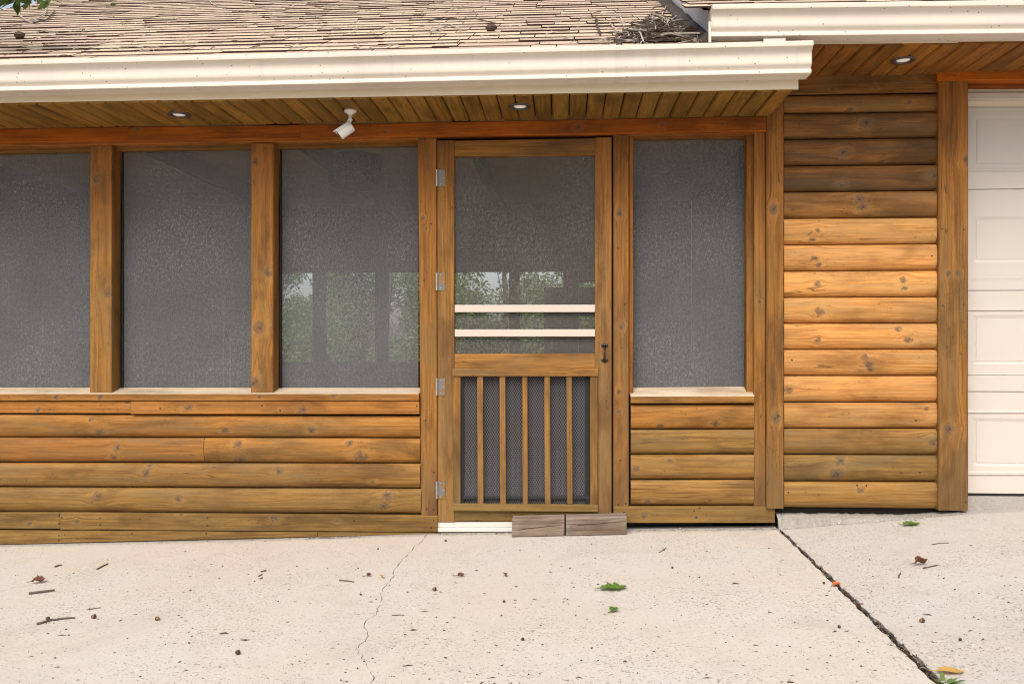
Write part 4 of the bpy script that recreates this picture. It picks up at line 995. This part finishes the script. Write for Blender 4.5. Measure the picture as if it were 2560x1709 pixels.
# debris packed in the joint
bm = bmesh.new()
for k in range(2600):
    y = ja.y+(jb.y-.35-ja.y)*R.random(); x = joint(y)+.002+R.uniform(-.010, .010+.006*max(0,-y)); z = zg(x)-.010+R.uniform(-.012, .012)
    a = R.uniform(0, 6.28); L = R.uniform(.003, .016); d = Vector((math.cos(a), math.sin(a), R.uniform(-.3, .5)))*L
    s = Vector((-d.y, d.x, 0)).normalized()*R.uniform(.0008, .003); p = Vector((x, y, z))
    f = bm.faces.new([bm.verts.new(v) for v in (p-d-s, p+d-s*.5, p+d+s*.5, p-d+s)]); f.material_index = R.choices([0, 1, 2, 3, 4], [6, 4, 1.2, 1, .3])[0]
tag(bm_obj('joint_debris', bm, None, [M_DARK, M_NUTD, M_BARKL, M_BRN, M_YEL]), 'dark dry litter packed into the slab joint', 'litter', kind='stuff')
# litter along the foot of the porch
bm = bmesh.new()
for k in range(420):
    px = R.choice([R.uniform(1095, 1280), R.uniform(760, 900), R.uniform(0, 1090), R.uniform(1570, 1940)]); x = WX(px, -.05)
    p = Vector((x, -.022-abs(R.gauss(0, .016)), 0)); p.z = zg(x)+R.uniform(.0, .006)
    a = R.uniform(0, 6.28); L = R.uniform(.002, .012); d = Vector((math.cos(a), math.sin(a)*.6, R.uniform(-.1, .4)))*L; s = Vector((-d.y, d.x, .001)).normalized()*R.uniform(.0008, .0025)
    f = bm.faces.new([bm.verts.new(v) for v in (p-d-s, p+d-s*.5, p+d+s*.5, p-d+s)]); f.material_index = R.choices([0, 1, 2, 3], [5, 4, 3, 2])[0]
tag(bm_obj('wall_litter', bm, None, [M_NUTD, M_BARK, M_BARKL, M_BRN]), 'dry litter along the foot of the porch wall', 'litter', kind='stuff')
# mortar strip and broken lumps under the garage wall
bm = bmesh.new(); n = 60; rows = []
for i in range(n+1):
    px = 1944+(2400-1944)*i/n; x = WX(px, -.03); h = max(.002, W(2100, 1289, -.03).z-zg(x)+R.uniform(-.003, .003))
    rows.append([bm.verts.new((x, -.055+R.uniform(-.01, .006), zg(x)+.001)), bm.verts.new((x, -.034+R.uniform(-.006, .006), zg(x)+h*.75)), bm.verts.new((x, .0, zg(x)+h)), bm.verts.new((x, .04, zg(x)+h))])
for a, b in zip(rows, rows[1:]):
    for k in range(3): bm.faces.new((a[k], b[k], b[k+1], a[k+1]))
o = bm_obj('mortar_fillet', bm, gar, M_MORT); o.matrix_parent_inverse = Matrix.Translation((-1.5, 0, 0))
def chunk(px, py, r, label):
    p = G(px, py); bm = bmesh.new(); bmesh.ops.create_icosphere(bm, subdivisions=1, radius=r)
    for v in bm.verts: v.co *= R.uniform(.65, 1.2); v.co.z *= .5
    o = bm_obj('mortar_chunk', bm, None, M_MORT); o.location = p+Z*r*.3; o.rotation_euler = (0, 0, R.uniform(0, 6)); tag(o, label, 'rubble', 'broken mortar at the corner')
for px, py, r, l in ((1956, 1312, .024, 'largest pale mortar lump at the porch corner'), (1975, 1306, .018, 'mortar lump right of the largest one at the corner'), (1936, 1322, .014, 'mortar lump in front of the base board end'), (1992, 1310, .012, 'mortar lump left of the dark brown leaf'), (1964, 1322, .012, 'mortar lump at the head of the slab joint'), (1700, 1322, .010, 'white mortar crumb under the small window wall'), (2310, 1296, .014, 'mortar crumb near the garage post foot'), (2290, 1300, .010, 'mortar crumb just above the yellow-green leaf'), (2330, 1291, .011, 'mortar crumb nearest the garage post')): chunk(px, py, r, l)
# green tuft in the joint
tp = G(2362, 1708); t = thing('grass_tuft', 'small green weed tuft growing from the slab joint', 'weed', tp)
for k in range(16):
    bm = bmesh.new(); a = R.uniform(0, 6.28); L = R.uniform(.03, .062); wv_ = R.uniform(.004, .008); d = Vector((math.cos(a), math.sin(a), 0)); s = Vector((-d.y, d.x, 0))
    P = [(0, wv_*.5), (.35, wv_), (.7, wv_*.8), (1, .0006)]; vv = []
    for q, w_ in P:
        c_ = d*L*q*.75+Z*(L*(q*1.1-.55*q*q))+Vector((R.uniform(-.01, .01)*0, 0, 0)); vv.append((bm.verts.new(c_-s*w_), bm.verts.new(c_+s*w_+Z*.002)))
    for (a1_, b1_), (a2_, b2_) in zip(vv, vv[1:]): bm.faces.new((a1_, b1_, b2_, a2_))
    o = bm_obj('blade', bm, t, M_LF[k % 3]); o.location = Vector((R.uniform(-.012, .012), R.uniform(-.012, .012), -.015))

# ================================================================== DEBRIS ON THE ROOF
def RP(px, py, up=0.):
    nrm = Vector((-kx, -PITCH, 1)).normalized(); p0 = Vector((0, YE, roof_z(0, YE)+.012)); return on_plane(px, py, p0, nrm)+nrm*up
def rtwig(pxs, label, rad, mat, ups=None):
    P = [RP(x, y, (ups[i] if ups else .006)) for i, (x, y) in enumerate(pxs)]; o = P[0].copy(); bm = bmesh.new(); n = len(P)
    tube_bm(bm, [p-o for p in P], [rad*(1-.4*i/n) for i in range(n)], 6); ob = bm_obj('branch', bm, None, mat); ob.location = o
    tag(ob, label, 'branch', 'fallen branches on the porch roof'); return ob
rtwig([(1565, 106), (1590, 104), (1625, 92), (1655, 81), (1680, 52), (1710, 27)], 'long curved dead branch lying across the twig pile', .006, M_BARKL)
rtwig([(1640, 84), (1655, 40), (1675, 0)], 'pale straight stick leaning up out of the twig pile', .004, M_BARKL)
rtwig([(1551, 43), (1560, 70), (1569, 96)], 'short pale stick on the left part of the twig pile', .005, M_BARKL)
rtwig([(1525, 62), (1540, 78), (1552, 92)], 'thin pale forked stick left of the twig pile', .0045, M_BARKL)
rtwig([(1489, 48), (1494, 70), (1501, 88)], 'dark broken stub at the left end of the twig pile', .008, M_TRUNK)
rtwig([(1666, 58), (1690, 68), (1713, 77), (1735, 66)], 'dark bent twig at the right end of the twig pile', .004, M_BARK)
rtwig([(1708, 30), (1740, 32), (1764, 28), (1782, 18)], 'thin wavy twig reaching to the upper gutter', .0035, M_BARK)
rtwig([(45, 38), (68, 55), (80, 58)], 'small grey stick on the roof at far left', .006, M_BARKL)
rtwig([(80, 58), (105, 44), (112, 40), (118, 21)], 'upright forked dead twig on the roof at far left', .005, M_BARKL)
rtwig([(85, 60), (118, 52), (139, 29)], 'dark dead twig crossing the forked one at far left', .006, M_BARK)
rtwig([(1072, 55), (1110, 47), (1150, 52), (1190, 50), (1240, 62)], 'long flat twig on the middle of the roof', .006, M_BARK)
rtwig([(1075, 84), (1110, 70), (1128, 66), (1150, 74)], 'bent grey twig below the long flat twig', .005, M_BARKL)
rtwig([(522, 0), (530, 12), (545, 17)], 'small pale twig near the top of the roof at left', .005, M_BARKL)
rtwig([(300, 121), (335, 119), (360, 122)], 'thin twig lying at the gutter edge left', .004, M_BARKL)
for px, py, l in ((50, 94, 'dark pine cone on the roof at far left'), (1228, 222 and 76, 'dark bark scrap right of the long flat twig')):
    p = RP(px, py, .012); bm = bmesh.new(); lathe_bm(bm, [(.004, -.03), (.018, -.02), (.022, 0), (.016, .02), (.005, .032)], Matrix.Rotation(1.5, 4, 'Y'), 8)
    o = bm_obj('pine_cone', bm, None, M_NUTD); o.location = p; tag(o, l, 'cone')
bm = bmesh.new()
for k in range(300):      # the tangle of fine dead twigs
    px = R.gauss(1635, 46); py = 106-abs(R.gauss(0, 19))*math.exp(-((px-1645)/75)**2)*1.25
    if px < 1480 or px > 1755: continue
    p = RP(px, min(py, 106), R.uniform(.004, .06)*math.exp(-((px-1640)/55)**2)+.003); a = R.uniform(0, 6.28); L = R.uniform(.03, .14); d = Vector((math.cos(a), math.sin(a)*.8, math.sin(a)*.4+R.uniform(-.25, .25)))*L
    mid = p+Vector((R.uniform(-.012, .012), R.uniform(-.012, .012), R.uniform(0, .014))); rr = R.uniform(.0014, .0042); k0 = len(bm.faces)
    tube_bm(bm, [p-d, mid, p+d*.9], [rr, rr, rr*.6], 4); bm.faces.ensure_lookup_table(); mi = R.choices([0, 1, 2], [5, 3, 2])[0]
    for q in range(k0, len(bm.faces)): bm.faces[q].material_index = mi
tag(bm_obj('twig_pile', bm, None, [M_BARK, M_BARKL, M_NUTD]), 'nest-like tangle of dead twigs at the roof corner', 'twigs', kind='stuff')
bm = bmesh.new()
for k in range(260):      # needles and bits all over the roof
    px, py = R.uniform(0, 1700), R.uniform(0, 1)
    base = 150-(px/2032)*50; py = base*R.random()**.7; p = RP(px, py, .012); a = R.uniform(0, 6.28); L = R.uniform(.012, .05); d = Vector((math.cos(a), math.sin(a)*.89, math.sin(a)*.45))*L
    k0 = len(bm.faces); rr = R.uniform(.001, .0028); tube_bm(bm, [p-d, p+Vector((0, 0, .004)), p+d], [rr]*3, 4); bm.faces.ensure_lookup_table(); mi = R.choice([0, 1, 1])
    for q in range(k0, len(bm.faces)): bm.faces[q].material_index = mi
tag(bm_obj('roof_litter', bm, None, [M_BARK, M_BARKL]), 'scattered needles and twig bits on the shingles', 'litter', kind='stuff')
p = RP(1735, 88, .03); bm = bmesh.new()
for k in range(3): 
    vv = [bm.verts.new(p+Vector((R.uniform(-.045, .045), R.uniform(-.02, .02), R.uniform(-.004, .02)))) for _ in range(4)]; bm.faces.new(vv)
o = bm_obj('leaf', bm, None, mk_leafm('rust_red_leaf', (.36, .07, .02), .2, .3)); tag(o, 'rust-red dead leaf at the right end of the twig pile', 'leaf', 'fallen leaves')

# ================================================================== TREES
def crown_mesh(bm, centre, rad, n, size, mats=3, squash=(1, 1, 1)):
    for k in range(n):
        while True:
            v = Vector((R.uniform(-1, 1), R.uniform(-1, 1), R.uniform(-1, 1)))
            if v.length <= 1: break
        v *= (.45+.55*R.random()) if R.random() < .4 else 1
        p = Vector(centre)+Vector((v.x*rad*squash[0], v.y*rad*squash[1], v.z*rad*squash[2]))
        s = size*R.uniform(.6, 1.3); a = Vector((R.gauss(0, 1), R.gauss(0, 1), R.gauss(0, .6))).normalized(); b = a.cross(Vector((R.gauss(0, 1), R.gauss(0, 1), R.gauss(0, 1)))).normalized()
        f = bm.faces.new([bm.verts.new(p-a*s), bm.verts.new(p+b*s*.45), bm.verts.new(p+a*s), bm.verts.new(p-b*s*.45)]); f.material_index = R.randrange(mats)
def tree(x, y, h, clumps, label, leaf=.045, dens=5200):
    t = thing('tree', label, 'tree', (x, y, -.22), 'trees behind the porch')
    bm = bmesh.new(); pts = [Vector((0, 0, 0)), Vector((R.uniform(-.1, .1), 0, h*.3)), Vector((R.uniform(-.2, .2), 0, h*.6)), Vector((R.uniform(-.3, .3), 0, h*.9))]
    tube_bm(bm, pts, [.07, .06, .045, .02], 9)
    for cx_, cy_, cz_, r_ in clumps: tube_bm(bm, [pts[1]+Z*R.uniform(0, h*.2), Vector((cx_*.6, cy_*.6, cz_*.8)), Vector((cx_, cy_, cz_))], [.012, .008, .004], 5)
    bm_obj('trunk', bm, t, M_TRUNK)
    bm = bmesh.new()
    for cx_, cy_, cz_, r_ in clumps: crown_mesh(bm, (cx_, cy_, cz_), r_, int(dens*r_*r_), leaf)
    bm_obj('crown', bm, t, M_LF)
names = ['leftmost leafy tree seen through the third screen', 'leafy tree in the middle of the third screen', 'leafy tree right in the third screen', 'leafy tree seen left through the door screen', 'leafy tree seen in the middle of the door screen', 'leafy tree seen right through the door screen']
for i, (px, yy) in enumerate(((700, 13), (820, 15.5), (960, 13.5), (1130, 15), (1260, 13), (1420, 14.5))):
    X = W(px, CY, yy).x
    cl = [(R.uniform(-1.1, 1.1), R.uniform(-.5, .5), R.uniform(.5, 2.1), R.uniform(.55, .85)) for _ in range(9)]+[(R.uniform(-.9, .9), R.uniform(-.4, .4), R.uniform(2.2, 4.0), R.uniform(.4, .75)) for _ in range(4)]
    tree(X, yy, 4.2, cl, names[i])
# tree left of the porch whose lowest leaves hang into the picture
t = thing('tree', 'tree left of the porch with leaves hanging over the roof', 'tree', (-4.9, -.9, -.22))
bm = bmesh.new(); tube_bm(bm, [Vector((0, 0, 0)), Vector((.05, 0, 1.6)), Vector((.2, .1, 3.2)), Vector((.4, .2, 4.6))], [.16, .14, .11, .05], 10)
lc = W(40, -22, -.35)-Vector((-4.9, -.9, -.22))
tube_bm(bm, [Vector((.15, .05, 2.7)), Vector((1.1, .3, 3.1)), lc+Vector((-.3, 0, .12)), lc+Vector((.3, 0, .1))], [.06, .04, .02, .008], 7); bm_obj('trunk', bm, t, M_TRUNK)
bm = bmesh.new(); crown_mesh(bm, lc+Vector((-.03, 0, .005)), .20, 170, .045, 3, (1.35, .8, .42)); crown_mesh(bm, lc+Vector((-.9, 0, .6)), .55, 260, .06); crown_mesh(bm, (.3, .2, 4.3), 1.0, 700, .07); crown_mesh(bm, (-.6, 0, 3.7), .9, 500, .07)
pl = W(284, -3, -.35)-Vector((-4.9, -.9, -.22)); crown_mesh(bm, pl, .035, 4, .03, 3); bm_obj('crown', bm, t, M_LF)
